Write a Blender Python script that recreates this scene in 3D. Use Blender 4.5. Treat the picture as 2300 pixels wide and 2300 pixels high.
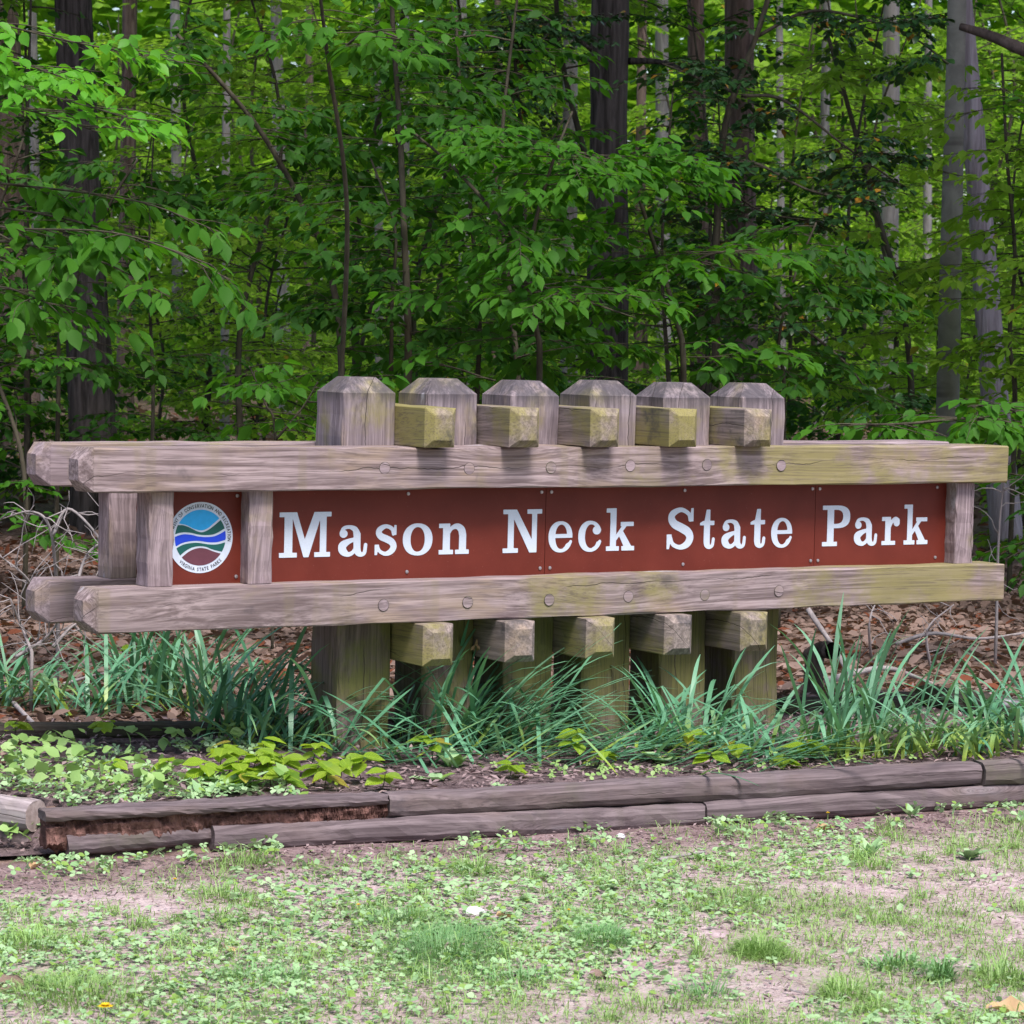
import bpy, bmesh, math
import numpy as np
from mathutils import Vector, Matrix
R = math.radians
rng = np.random.default_rng(11)
scn = bpy.context.scene
col = scn.collection
for o in list(bpy.data.objects):
    bpy.data.objects.remove(o)

# ---------------------------------------------------------------- camera
CAM_H, PITCH, ROLL, FPX = 1.465, -0.0625, 0.0217, 6771.2      # FPX: focal length in pixels of the 2300 px photograph
cam = bpy.data.cameras.new('camera')
cam.sensor_width = 36.0
cam.lens = FPX / 2300 * 36
cam.clip_start, cam.clip_end = 0.1, 1000
cam.dof.use_dof = True
cam.dof.focus_distance = 10.2
cam.dof.aperture_fstop = 16.0
co = bpy.data.objects.new('camera', cam)
col.objects.link(co)
fw = np.array([0, math.cos(PITCH), math.sin(PITCH)])
r0 = np.array([1.0, 0, 0]); up0 = np.cross(r0, fw)
rt = r0 * math.cos(ROLL) + up0 * math.sin(ROLL)
up = -r0 * math.sin(ROLL) + up0 * math.cos(ROLL)
co.matrix_world = Matrix(((rt[0], up[0], -fw[0], 0), (rt[1], up[1], -fw[1], 0), (rt[2], up[2], -fw[2], CAM_H), (0, 0, 0, 1)))
scn.camera = co
scn.render.resolution_x = scn.render.resolution_y = 1024

# ---------------------------------------------------------------- world, sun, exposure
SUN_EL, SUN_AZ = 60, 160        # azimuth clockwise from +Y (straight ahead): soft light from the open sky over the lane
w = bpy.data.worlds.new('World'); scn.world = w; w.use_nodes = True
nt = w.node_tree
bg = nt.nodes['Background']
sky = nt.nodes.new('ShaderNodeTexSky'); sky.sky_type = 'NISHITA'; sky.sun_disc = False
sky.sun_elevation = R(SUN_EL); sky.sun_rotation = R(SUN_AZ)
sky.dust_density = 2.5; sky.air_density = 1.0; sky.ozone_density = 1.0
nt.links.new(sky.outputs[0], bg.inputs[0]); bg.inputs[1].default_value = 0.08
sl = bpy.data.lights.new('sun', 'SUN'); sl.energy = 1.5; sl.angle = R(17); sl.color = (1.0, 0.95, 0.89)
so = bpy.data.objects.new('sun', sl); col.objects.link(so)
sd = Vector((math.sin(R(SUN_AZ)) * math.cos(R(SUN_EL)), math.cos(R(SUN_AZ)) * math.cos(R(SUN_EL)), math.sin(R(SUN_EL))))
so.rotation_euler = sd.to_track_quat('Z', 'Y').to_euler()
so.location = (0, -5, 20)
vs = scn.view_settings
vs.view_transform = 'Standard'; vs.look = 'None'; vs.gamma = 1.0; vs.exposure = 1.65; vs.use_curve_mapping = False

# ---------------------------------------------------------------- helpers
K = 2300 / 1932.0
def ray(px, py):
    """direction of the sight line through a point of the picture (1932 px wide view)"""
    return fw + rt * (px * K - 1150) / FPX - up * (py * K - 1150) / FPX
def at(px, py, Y):
    d = ray(px, py); t = Y / d[1]
    return np.array([0, 0, CAM_H]) + t * d
def gz(px, py, z=0.0):
    d = ray(px, py); t = (z - CAM_H) / d[2]
    return np.array([0, 0, CAM_H]) + t * d

def tag(o, label=None, cat=None, group=None, kind=None):
    if label: o['label'] = label
    if cat: o['category'] = cat
    if group: o['group'] = group
    if kind: o['kind'] = kind
    return o
def empty(name, loc=(0, 0, 0), parent=None):
    o = bpy.data.objects.new(name, None); col.objects.link(o)
    o.location = loc; o.parent = parent; o.empty_display_size = 0.1
    return o
def link_mesh(name, me, mat, parent=None, smooth=False):
    o = bpy.data.objects.new(name, me); col.objects.link(o)
    if mat and not me.materials: me.materials.append(mat)
    o.parent = parent
    if smooth: me.shade_smooth()
    return o
def mesh(name, V, F, mat, parent=None, smooth=False):
    me = bpy.data.meshes.new(name)
    me.from_pydata([tuple(map(float, v)) for v in V], [], [tuple(map(int, f)) for f in F]); me.update()
    return link_mesh(name, me, mat, parent, smooth)
def npmesh_data(name, V, F):
    """triangles only, big arrays"""
    V = np.asarray(V, np.float32); F = np.asarray(F, np.int32)
    me = bpy.data.meshes.new(name)
    me.vertices.add(len(V)); me.vertices.foreach_set('co', V.ravel())
    n = len(F)
    me.loops.add(n * 3); me.loops.foreach_set('vertex_index', F.ravel())
    me.polygons.add(n)
    me.polygons.foreach_set('loop_start', np.arange(0, n * 3, 3, dtype=np.int32))
    me.update(calc_edges=True); me.validate()
    return me
def npmesh(name, V, F, mat, parent=None, smooth=False):
    return link_mesh(name, npmesh_data(name, V, F), mat, parent, smooth)
def merge(parts):
    Vs, Fs, n = [], [], 0
    for V, F in parts:
        V = np.asarray(V, float)
        Vs.append(V); Fs += [tuple(i + n for i in f) for f in F]; n += len(V)
    return np.concatenate(Vs), Fs
def tris(F):
    out = []
    for f in F:
        for i in range(1, len(f) - 1): out.append((f[0], f[i], f[i + 1]))
    return np.array(out, np.int32)

def unit(a):
    a = np.asarray(a, float); return a / (np.linalg.norm(a, axis=-1, keepdims=True) + 1e-12)
def tube(P, rad, sides=8, wob=0.0, seed=0):
    P = np.asarray(P, float); n = len(P)
    rad = np.broadcast_to(np.asarray(rad, float), (n,))
    T = unit(np.gradient(P, axis=0))
    ref = np.array([0.0, 0, 1]) if abs(T[0][2]) < 0.8 else np.array([0.0, 1, 0])
    A = unit(np.cross(T, ref)); B = np.cross(A, T)
    rg = np.random.default_rng(seed)
    th = np.arange(sides) / sides * 2 * math.pi
    V = []
    ph = rg.uniform(0, 6.28, 4)
    for i in range(n):
        rr = rad[i] * (1 + wob * (np.sin(th * 3 + ph[0] + i * .35) * .5 + np.sin(th * 2 + ph[1] - i * .6) * .5 + rg.normal(0, .25, sides)))
        V.append(P[i] + A[i] * (np.cos(th) * rr)[:, None] + B[i] * (np.sin(th) * rr)[:, None])
    V = np.concatenate(V); F = []
    for i in range(n - 1):
        for k in range(sides):
            a = i * sides + k; b = i * sides + (k + 1) % sides
            F.append((a, b, b + sides, a + sides))
    F.append(tuple(range(sides - 1, -1, -1))); F.append(tuple((n - 1) * sides + k for k in range(sides)))
    return V, F
def spline(pts, n):
    """Catmull-Rom through the points"""
    P = np.asarray(pts, float); P = np.vstack([2 * P[0] - P[1], P, 2 * P[-1] - P[-2]])
    t = np.linspace(0, len(P) - 3 - 1e-6, n); i = t.astype(int); f = (t - i)[:, None]
    a, b, c, d = P[i], P[i + 1], P[i + 2], P[i + 3]
    return .5 * (2 * b + (c - a) * f + (2 * a - 5 * b + 4 * c - d) * f ** 2 + (3 * b - a - 3 * c + d) * f ** 3)

def vnoise(x, y, seed=0):
    """smooth value noise, 0..1"""
    rg = np.random.default_rng(seed); G = rg.random((64, 64))
    xi = np.floor(x).astype(int); yi = np.floor(y).astype(int); fx = x - xi; fy = y - yi
    fx = fx * fx * (3 - 2 * fx); fy = fy * fy * (3 - 2 * fy)
    g = lambda a, b: G[a % 64, b % 64]
    return (g(xi, yi) * (1 - fx) + g(xi + 1, yi) * fx) * (1 - fy) + (g(xi, yi + 1) * (1 - fx) + g(xi + 1, yi + 1) * fx) * fy
def fbm(x, y, seed=0):
    return .55 * vnoise(x, y, seed) + .3 * vnoise(x * 2.1, y * 2.1, seed + 1) + .15 * vnoise(x * 4.3, y * 4.3, seed + 2)

# ---------------------------------------------------------------- material helpers
class NT:
    def __init__(s, name):
        s.m = bpy.data.materials.new(name); s.m.use_nodes = True; s.t = s.m.node_tree
        s.out = s.t.nodes['Material Output']; s.p = s.t.nodes['Principled BSDF']
    def n(s, typ, **kw):
        nd = s.t.nodes.new(typ)
        for k, v in kw.items(): setattr(nd, k, v)
        return nd
    def l(s, a, b): s.t.links.new(a, b)
    def val(s, sock, v):
        if isinstance(v, bpy.types.NodeSocket): s.l(v, sock)
        else: sock.default_value = v
    def math(s, op, a, b=None, c=None, clamp=False):
        nd = s.n('ShaderNodeMath', operation=op); nd.use_clamp = clamp
        s.val(nd.inputs[0], a)
        if b is not None: s.val(nd.inputs[1], b)
        if c is not None: s.val(nd.inputs[2], c)
        return nd.outputs[0]
    def mix(s, fac, a, b):
        nd = s.n('ShaderNodeMix', data_type='RGBA'); nd.clamp_factor = True
        s.val(nd.inputs[0], fac)
        for i, v in ((6, a), (7, b)):
            if isinstance(v, tuple): v = (*v, 1.0)
            s.val(nd.inputs[i], v)
        return nd.outputs[2]
    def step(s, v, lo, hi):
        nd = s.n('ShaderNodeMapRange'); nd.interpolation_type = 'SMOOTHSTEP'
        s.val(nd.inputs[0], v); nd.inputs[1].default_value = lo; nd.inputs[2].default_value = hi
        return nd.outputs[0]
    def noise(s, vec, scale, detail=4, rough=.55, dist=0):
        nd = s.n('ShaderNodeTexNoise'); nd.inputs['Scale'].default_value = scale; nd.inputs['Detail'].default_value = detail
        nd.inputs['Roughness'].default_value = rough; nd.inputs['Distortion'].default_value = dist
        if vec is not None: s.l(vec, nd.inputs['Vector'])
        return nd.outputs[0]
    def map(s, vec, scale=(1, 1, 1), loc=(0, 0, 0)):
        nd = s.n('ShaderNodeMapping'); nd.inputs['Scale'].default_value = scale; nd.inputs['Location'].default_value = loc
        s.l(vec, nd.inputs[0]); return nd.outputs[0]
    def objvec(s, rand=True):
        tc = s.n('ShaderNodeTexCoord')
        if not rand: return tc.outputs['Object']
        oi = s.n('ShaderNodeObjectInfo'); v = s.n('ShaderNodeVectorMath', operation='MULTIPLY_ADD')
        cb = s.n('ShaderNodeCombineXYZ')
        for i in range(3): s.l(oi.outputs['Random'], cb.inputs[i])
        s.l(cb.outputs[0], v.inputs[0]); v.inputs[1].default_value = (37.0, 19.0, 53.0); s.l(tc.outputs['Object'], v.inputs[2])
        return v.outputs[0]
    def bump(s, h, strength=.4, dist=.01):
        nd = s.n('ShaderNodeBump'); nd.inputs['Strength'].default_value = strength; nd.inputs['Distance'].default_value = dist
        s.l(h, nd.inputs['Height']); s.l(nd.outputs[0], s.p.inputs['Normal'])
    def fin(s, color, rough=.8, spec=.3):
        s.val(s.p.inputs['Base Color'], (*color, 1.0) if isinstance(color, tuple) else color)
        s.val(s.p.inputs['Roughness'], rough); s.p.inputs['Specular IOR Level'].default_value = spec
        return s.m

def leaf_mat(name, c1, c2, tr, trans=.35, rough=.5, spec=.4, odd=None, oddp=.03, vein=0.0):
    m = NT(name)
    g = m.n('ShaderNodeNewGeometry'); oi = m.n('ShaderNodeObjectInfo')
    rnd = m.math('FRACT', m.math('ADD', g.outputs['Random Per Island'], m.math('MULTIPLY', oi.outputs['Random'], 7.31)))
    c = m.mix(rnd, c1, c2)
    big = m.noise(m.map(g.outputs['Position']), 1.3, 2)
    c = m.mix(m.step(big, .35, .75), c, tuple(.5 * (a + b) * 1.25 for a, b in zip(c2, c1)))
    if odd:
        h = m.math('FRACT', m.math('MULTIPLY', rnd, 37.7))
        c = m.mix(m.math('LESS_THAN', h, oddp), c, odd)
    if vein:
        tc = m.n('ShaderNodeTexCoord'); sp_ = m.n('ShaderNodeSeparateXYZ'); m.l(tc.outputs['Object'], sp_.inputs[0])
        ay = m.math('ABSOLUTE', sp_.outputs[1])
        wv = m.math('SINE', m.math('MULTIPLY', m.math('SUBTRACT', sp_.outputs[0], m.math('MULTIPLY', ay, .8)), 62.0))
        c = m.mix(m.math('MULTIPLY', m.step(wv, .2, .95), vein), c, tuple(x * .45 for x in c1))
        c = m.mix(m.math('MULTIPLY', m.math('SUBTRACT', 1.0, m.step(ay, .008, .022)), .6), c, tuple(min(1, x * 1.3) for x in c2))
        m.bump(wv, .35, .02)
    m.fin(c, rough, spec)
    t = m.n('ShaderNodeBsdfTranslucent'); m.val(t.inputs[0], m.mix(rnd, tuple(x * .8 for x in tr), tuple(x * 1.15 for x in tr)))
    mx = m.n('ShaderNodeMixShader'); mx.inputs[0].default_value = trans
    m.l(m.p.outputs[0], mx.inputs[1]); m.l(t.outputs[0], mx.inputs[2]); m.l(mx.outputs[0], m.out.inputs[0])
    return m.m

def wood_mat(name, base, dark, green, greenamt, warm=(.36, .27, .19), black=.25, gx_=0.0, topblack=0.0, kn=.75, bt=.62):
    m = NT(name); v = m.objvec()
    sep = m.n('ShaderNodeSeparateXYZ'); m.l(v, sep.inputs[0])
    # sparse knots: stretched cells, rings bend the grain
    vo = m.n('ShaderNodeTexVoronoi'); vo.inputs['Scale'].default_value = 1.0
    m.l(m.map(v, (1.15, 5.0, 5.0)), vo.inputs['Vector'])
    d = vo.outputs['Distance']
    knot = m.math('SUBTRACT', 1.0, m.step(d, .07, .12))
    warp = m.math('DIVIDE', .026, m.math('ADD', d, .13))
    wv = m.n('ShaderNodeCombineXYZ'); m.l(sep.outputs[0], wv.inputs[0])
    m.l(m.math('ADD', sep.outputs[1], warp), wv.inputs[1]); m.l(m.math('ADD', sep.outputs[2], m.math('MULTIPLY', warp, .7)), wv.inputs[2])
    g1 = m.noise(m.map(wv.outputs[0], (2.2, 70, 70)), 1.0, 5, .6, .3)
    g2 = m.noise(m.map(wv.outputs[0], (.9, 20, 20)), 1.0, 4, .5, .4)
    g3 = m.noise(m.map(v, (3.0, 9, 9)), 1.0, 3)
    c = m.mix(m.step(g1, .36, .66), dark, base)
    c = m.mix(m.math('MULTIPLY', m.step(g2, .42, .72), .38), c, tuple(x * .62 for x in dark))
    c = m.mix(m.math('MULTIPLY', m.step(g3, .5, .7), .5), c, warm)
    # algae in streaks and patches
    a1 = m.noise(m.map(v, (1.3, 1.6, 1.6), (3, 1, 7)), 1.6, 5, .62)
    a2 = m.noise(m.map(v, (7, 7, 7)), 1.0, 4, .7)
    if gx_:
        tc = m.n('ShaderNodeTexCoord'); sp_ = m.n('ShaderNodeSeparateXYZ'); m.l(tc.outputs['Object'], sp_.inputs[0])
        a1 = m.math('MULTIPLY_ADD', sp_.outputs[0], gx_, a1)
    am = m.step(m.math('MULTIPLY_ADD', a2, .28, a1), .80 - .36 * greenamt, .98 - .36 * greenamt)
    c = m.mix(m.math('MULTIPLY', am, .8), c, green)
    # black mildew
    b1 = m.noise(m.map(v, (4, 5, 5), (9, 4, 2)), 1.0, 5, .65)
    c = m.mix(m.math('MULTIPLY', m.step(b1, bt, bt + .12), black), c, (.05, .05, .06))
    # rain streaks across the grain
    st_ = m.noise(m.map(v, (13, .9, .9), (2, 8, 3)), 1.0, 3, .5)
    c = m.mix(m.math('MULTIPLY', m.step(st_, .53, .68), .30), c, tuple(.6 * x + .4 * y for x, y in zip(green, dark)))
    if topblack:
        tb_ = m.n('ShaderNodeTexCoord'); sb_ = m.n('ShaderNodeSeparateXYZ'); m.l(tb_.outputs['Object'], sb_.inputs[0])
        tm = m.math('MULTIPLY', m.step(sb_.outputs[0], topblack - .11, topblack - .04), m.step(m.noise(m.map(v, (6, 12, 12)), 1.0, 5, .7), .34, .56))
        c = m.mix(m.math('MULTIPLY', tm, .75), c, (.045, .045, .055))
    # pale grey knots
    kc = m.mix(m.step(m.noise(m.map(v, (30, 60, 60)), 1.0, 3), .4, .6), (.30, .26, .28), (.46, .45, .52))
    c = m.mix(m.math('MULTIPLY', knot, kn), c, kc)
    # drying checks along the grain
    wob = m.noise(m.map(v, (2.4, .01, .01)), 1.0, 5, .6)
    off = m.math('ADD', m.math('MULTIPLY', wob, .09), m.math('MULTIPLY', sep.outputs[0], .012))
    ln = m.math('ABSOLUTE', m.math('SUBTRACT', m.math('FRACT', m.math('MULTIPLY', m.math('SUBTRACT', m.math('ADD', sep.outputs[2], sep.outputs[1]), off), 7.0)), .5))
    msk = m.step(m.noise(m.map(v, (1.5, 2.0, 2.0), (5, 5, 5)), 1.0, 2), .46, .54)
    crack = m.math('MULTIPLY', m.math('SUBTRACT', 1.0, m.step(ln, .004, .013)), msk)
    c = m.mix(m.math('MULTIPLY', crack, .85), c, (.03, .024, .022))
    g4 = m.noise(m.map(wv.outputs[0], (3.0, 190, 190)), 1.0, 4, .65)
    c = m.mix(m.math('MULTIPLY', m.step(g4, .48, .66), .55), c, tuple(x * .5 for x in dark))
    h = m.math('ADD', m.math('MULTIPLY', g1, .5), m.math('MULTIPLY', crack, -1.5))
    m.bump(h, .55, .004)
    return m.fin(c, .88, .2)

def bark_mat(name, c1, c2, sx=16, sz=2.5, strength=.8, moss=None):
    m = NT(name); v = m.objvec()
    r = m.noise(m.map(v, (sx, sx, sz)), 1.0, 6, .65, .6)
    b = m.noise(m.map(v, (1.4, 1.4, .7)), 1.0, 3)
    c = m.mix(m.step(r, .35, .68), c1, c2)
    c = m.mix(m.math('MULTIPLY', m.step(b, .4, .7), .45), c, tuple(x * 1.35 for x in c2))
    if name.startswith('smooth'):
        rb = m.noise(m.map(v, (.6, .6, 5.5)), 1.0, 3, .5); c = m.mix(m.math('MULTIPLY', m.step(rb, .60, .68), .65), c, (.05, .045, .04))
    if moss: c = m.mix(m.math('MULTIPLY', m.step(m.noise(m.map(v, (2, 2, 1.2), (4, 2, 1)), 1.0, 5), .5, .7), .5), c, moss)
    m.bump(r, strength, .03)
    return m.fin(c, .92, .15)

def simple_mat(name, c1, c2, scale=20, rough=.8, spec=.3, bump=.2, dist=.004):
    m = NT(name); v = m.objvec(); n = m.noise(v, scale, 5, .6)
    m.bump(n, bump, dist)
    return m.fin(m.mix(m.step(n, .3, .7), c1, c2), rough, spec)

WOOD = wood_mat('weathered_wood', (.375, .295, .325), (.215, .165, .18), (.235, .21, .085), .28)
WOODR = wood_mat('weathered_rail_wood', (.405, .32, .335), (.175, .13, .135), (.25, .222, .085), .46, black=.5, gx_=.085)
WOODG = wood_mat('weathered_wood_with_algae', (.335, .27, .26), (.185, .15, .14), (.25, .225, .065), .74, black=.8, bt=.55)
WOODT = wood_mat('weathered_post_wood', (.345, .285, .315), (.18, .145, .165), (.26, .23, .085), .42, black=.6, topblack=.76)
WOODL = wood_mat('dark_post_wood', (.215, .165, .16), (.11, .085, .08), (.15, .155, .04), .76, warm=(.19, .14, .1))  # darker, greener wood for the posts below the lower rail
TIMBER = wood_mat('landscape_timber_wood', (.215, .17, .185), (.115, .088, .098), (.12, .11, .085), .22, warm=(.17, .125, .12), black=.5, kn=.12)
TIMBERD = wood_mat('dark_timber_wood', (.085, .075, .065), (.04, .034, .03), (.06, .075, .03), .5, warm=(.07, .055, .04))  # darker, greener wood for the back timbers and plug rims
ROT = simple_mat('rotten_wood', (.055, .028, .026), (.24, .13, .115), 26, .95, .1, 1.0, .02)
SOILT = simple_mat('soil_splashed_timber', (.10, .075, .08), (.20, .155, .165), 30, .95, .1, .5, .006)

def panel_mat():
    m = NT('brown_sign_paint'); v = m.objvec()
    n = m.noise(v, 6, 4); sp = m.noise(v, 260, 2)
    c = m.mix(m.step(n, .3, .7), (.118, .0195, .0125), (.148, .026, .017))
    c = m.mix(m.math('MULTIPLY', m.step(sp, .72, .78), .5), c, (.4, .3, .3))
    m.bump(m.noise(v, 3, 2), .05, .01)
    return m.fin(c, .5, .22)
PANEL = panel_mat()
def paint(name, c, rough=.5):
    m = NT(name); v = m.objvec(); n = m.noise(v, 40, 4, .6)
    return m.fin(m.mix(m.step(n, .35, .7), c, tuple(x * .9 for x in c)), rough, .35)
WHITE = paint('white_reflective_sheet', (.60, .67, .80))
SKYB = paint('sky_blue_sheet', (.02, .40, .86)); RIVER = paint('river_blue_sheet', (.012, .06, .66)); PINE = paint('dark_green_sheet', (.008, .105, .095))
EARTH = paint('maroon_sheet', (.125, .04, .06)); INK = paint('black_ink', (.012, .014, .02))
STEEL = NT('screw_steel'); STEEL.p.inputs['Metallic'].default_value = .8; STEEL = STEEL.fin((.4, .38, .4), .45)

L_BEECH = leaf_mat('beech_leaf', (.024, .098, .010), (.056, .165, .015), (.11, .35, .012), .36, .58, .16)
L_DARK = leaf_mat('shaded_leaf', (.015, .058, .010), (.034, .105, .014), (.08, .26, .010), .34, .58, .15)  # leaf green darkened to carry the shade of the understory
L_FAR = leaf_mat('distant_leaf', (.085, .195, .018), (.205, .335, .035), (.38, .66, .045), .52, .55, .2, odd=(.25, .17, .02), oddp=.012)  # yellow-green with the far wood's sunlight put into its brightness
L_BRIGHT = leaf_mat('lit_leaf', (.055, .21, .016), (.11, .33, .025), (.2, .55, .025), .4, .5, .3)  # brighter beech green; the light on the upper bough is in the colour
L_HOLLY = leaf_mat('holly_leaf', (.014, .045, .016), (.03, .085, .022), (.05, .13, .02), .12, .3, .5, odd=(.32, .16, .02), oddp=.025)
L_SEED = leaf_mat('seedling_leaf', (.13, .27, .02), (.33, .46, .035), (.45, .65, .04), .38, odd=(.36, .28, .05), oddp=.06, vein=.5)
L_WEED = leaf_mat('weed_leaf', (.17, .34, .13), (.44, .60, .35), (.36, .55, .24), .25, .55, odd=(.22, .36, .07), oddp=.2)
L_GRASS = leaf_mat('grass_blade', (.16, .31, .07), (.33, .47, .18), (.32, .52, .12), .25, .5)
L_GRASSB = leaf_mat('blue_green_grass', (.11, .27, .09), (.22, .40, .17), (.24, .44, .1), .25, .5)
L_DAFF = leaf_mat('daffodil_leaf', (.026, .125, .06), (.19, .43, .26), (.16, .36, .12), .22, .38, .5)
L_DAFFY = leaf_mat('yellow_based_daffodil_leaf', (.05, .17, .09), (.22, .42, .28), (.2, .42, .12), .22, .4)
def yellow_base(mat):
    m = NT.__new__(NT); m.m = mat; m.t = mat.node_tree; m.p = m.t.nodes['Principled BSDF']
    sk = m.p.inputs['Base Color'].links[0].from_socket
    tc = m.n('ShaderNodeTexCoord'); sp_ = m.n('ShaderNodeSeparateXYZ'); m.l(tc.outputs['Object'], sp_.inputs[0])
    m.l(m.mix(m.step(sp_.outputs[2], .02, .17), (.33, .44, .06), sk), m.p.inputs['Base Color'])
yellow_base(L_DAFFY)
L_DRY = leaf_mat('dry_leaf', (.095, .058, .045), (.31, .22, .195), (.3, .17, .08), .12, .8, .15, odd=(.17, .055, .03), oddp=.12)
L_TAN = leaf_mat('tan_dry_leaf', (.42, .27, .15), (.50, .34, .20), (.5, .3, .1), .15, .7)
L_CHIP = leaf_mat('mulch_chip', (.11, .078, .082), (.36, .265, .275), (.1, .07, .06), .02, .9, .1)
B_OAK = bark_mat('dark_oak_bark', (.026, .022, .02), (.125, .105, .102), 24, 2.2, 1.0)
B_BROWN = bark_mat('brown_bark', (.05, .034, .03), (.19, .135, .125), 20, 2.2, 1.0)
B_GREY = bark_mat('grey_bark', (.12, .11, .115), (.24, .225, .235), 10, 2)
B_SNAG = bark_mat('bleached_snag_wood', (.22, .18, .20), (.42, .37, .41), 22, 1.2)
B_BEECH = bark_mat('smooth_beech_bark', (.15, .145, .13), (.235, .23, .205), 5, 5, .25, moss=(.10, .12, .06))
B_TWIG = bark_mat('sapling_bark', (.035, .03, .022), (.085, .075, .055), 20, 6, .3)
B_DEAD = bark_mat('dead_twig_bark', (.20, .18, .185), (.34, .30, .31), 20, 6, .3)
B_ROT = bark_mat('dark_dead_wood', (.04, .03, .026), (.135, .10, .09), 16, 5, .9)

# ---------------------------------------------------------------- ground
# the front edging runs from A to B; lawn lies lower in front of it
EA = gz(90, 1528, .03); EB = gz(1932, 1438, .03)
edir = unit(EB - EA)[:2]; enor = np.array([-edir[1], edir[0]])         # enor points away from the viewer
def edge_d(x, y): return (x - EA[0]) * enor[0] + (y - EA[1]) * enor[1]
LAWN_Z = -.122
E0 = gz(66, 1574, -.07) + np.array([0, .02, 0])        # corner where the side timber ends
SN = np.array([.8, 1.25]) / math.hypot(.8, 1.25)        # into the bed, across the side timber
def ground_h(x, y):
    d = edge_d(x, y)
    s = np.minimum(np.clip((d - .015) / .07, 0, 1), np.clip(((x - E0[0]) * SN[0] + (y - E0[1]) * SN[1] - .0) / .05, 0, 1))
    h = LAWN_Z * (1 - s) + 0.0 * s
    h = h + (fbm(x * 1.7, y * 1.7, 5) - .5) * .03 + (fbm(x * 6, y * 6, 8) - .5) * .012 * (y < 30)
    h = h + np.clip((y - 15) / 30, 0, 1) * (fbm(x * .12, y * .12, 9) - .5) * .5
    return h
def grid_axis(segs):
    a = []
    for lo, hi, n in segs: a += list(np.linspace(lo, hi, n, endpoint=False))
    return np.array(a + [segs[-1][1]])
gx = grid_axis([(-300, -40, 10), (-40, -6, 24), (-6, 6, 200), (6, 40, 24), (40, 300, 10)])
gy = grid_axis([(-60, 4, 20), (4, 13, 230), (13, 40, 70), (40, 120, 40), (120, 400, 14)])
X, Y = np.meshgrid(gx, gy); Z = ground_h(X, Y)
nx, ny = len(gx), len(gy)
V = np.stack([X, Y, Z], -1).reshape(-1, 3)
i, j = np.meshgrid(np.arange(nx - 1), np.arange(ny - 1)); a = (j * nx + i).ravel()
F = np.concatenate([np.stack([a, a + 1, a + nx + 1], 1), np.stack([a, a + nx + 1, a + nx], 1)])
def ground_mat():
    m = NT('ground_soil_and_litter')
    g = m.n('ShaderNodeNewGeometry'); pos = g.outputs['Position']
    n1 = m.noise(pos, 9, 6, .65); n2 = m.noise(pos, 70, 4, .6); n3 = m.noise(pos, 1.4, 4)
    soil = m.mix(m.step(n1, .3, .7), (.36, .265, .275), (.57, .455, .48))
    soil = m.mix(m.math('MULTIPLY', m.step(n2, .5, .68), .6), soil, (.24, .155, .15))
    soil = m.mix(m.math('MULTIPLY', m.step(n3, .45, .65), .35), soil, (.27, .26, .19))
    lit = m.mix(m.step(m.noise(pos, 16, 6, .7), .35, .65), (.075, .045, .035), (.24, .165, .14))
    lit = m.mix(m.math('MULTIPLY', m.step(n2, .5, .7), .6), lit, (.05, .032, .026))
    d = m.n('ShaderNodeVectorMath', operation='DOT_PRODUCT'); m.l(pos, d.inputs[0]); d.inputs[1].default_value = (enor[0], enor[1], 0)
    dd = m.math('SUBTRACT', d.outputs['Value'], float(EA[0] * enor[0] + EA[1] * enor[1]))
    f = m.step(dd, -.05, .05)
    strip = m.math('MULTIPLY', m.step(m.math('MULTIPLY_ADD', m.noise(pos, 3.5, 4, .6), .5, dd), -.28, .02), .8)
    soil = m.mix(strip, soil, m.mix(m.step(n1, .3, .7), (.12, .075, .078), (.27, .185, .19)))
    m.bump(m.math('ADD', n1, n2), .8, .012)
    return m.fin(m.mix(f, soil, lit), .95, .1)
tag(npmesh('ground', V, F, ground_mat(), None, True), kind='structure')

# planting bed: a sheet of dark mulch a little above the ground, between the timbers
def bed_mat():
    m = NT('bed_mulch'); g = m.n('ShaderNodeNewGeometry'); pos = g.outputs['Position']
    n1 = m.noise(pos, 22, 6, .7); n2 = m.noise(pos, 120, 3)
    c = m.mix(m.step(n1, .3, .7), (.07, .048, .052), (.24, .175, .185))
    m.bump(m.math('ADD', n1, n2), 1.0, .015)
    return m.fin(c, .95, .1)
bx = np.linspace(-2.6, 3.0, 90); bd = np.linspace(.045, 2.1, 40)
sx, sdv = np.meshgrid(bx, bd)
PX = EA[0] + edir[0] * (sx - EA[0]) + enor[0] * sdv; PY = EA[1] + edir[1] * (sx - EA[0]) + enor[1] * sdv
fade = np.clip(np.minimum(2.1 - sdv, np.minimum(sx + 2.6, 3.0 - sx)) / .3, 0, 1)
def bed_add(x, y): return .018
PZ = ground_h(PX, PY) + .022 * fade - .008
n1_, n2_ = sx.shape; i, j = np.meshgrid(np.arange(n2_ - 1), np.arange(n1_ - 1)); a = (j * n2_ + i).ravel()
F = np.concatenate([np.stack([a, a + 1, a + n2_ + 1], 1), np.stack([a, a + n2_ + 1, a + n2_], 1)])
tag(npmesh('planting_bed', np.stack([PX, PY, PZ], -1).reshape(-1, 3), F, bed_mat(), None, True), kind='structure')

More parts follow.
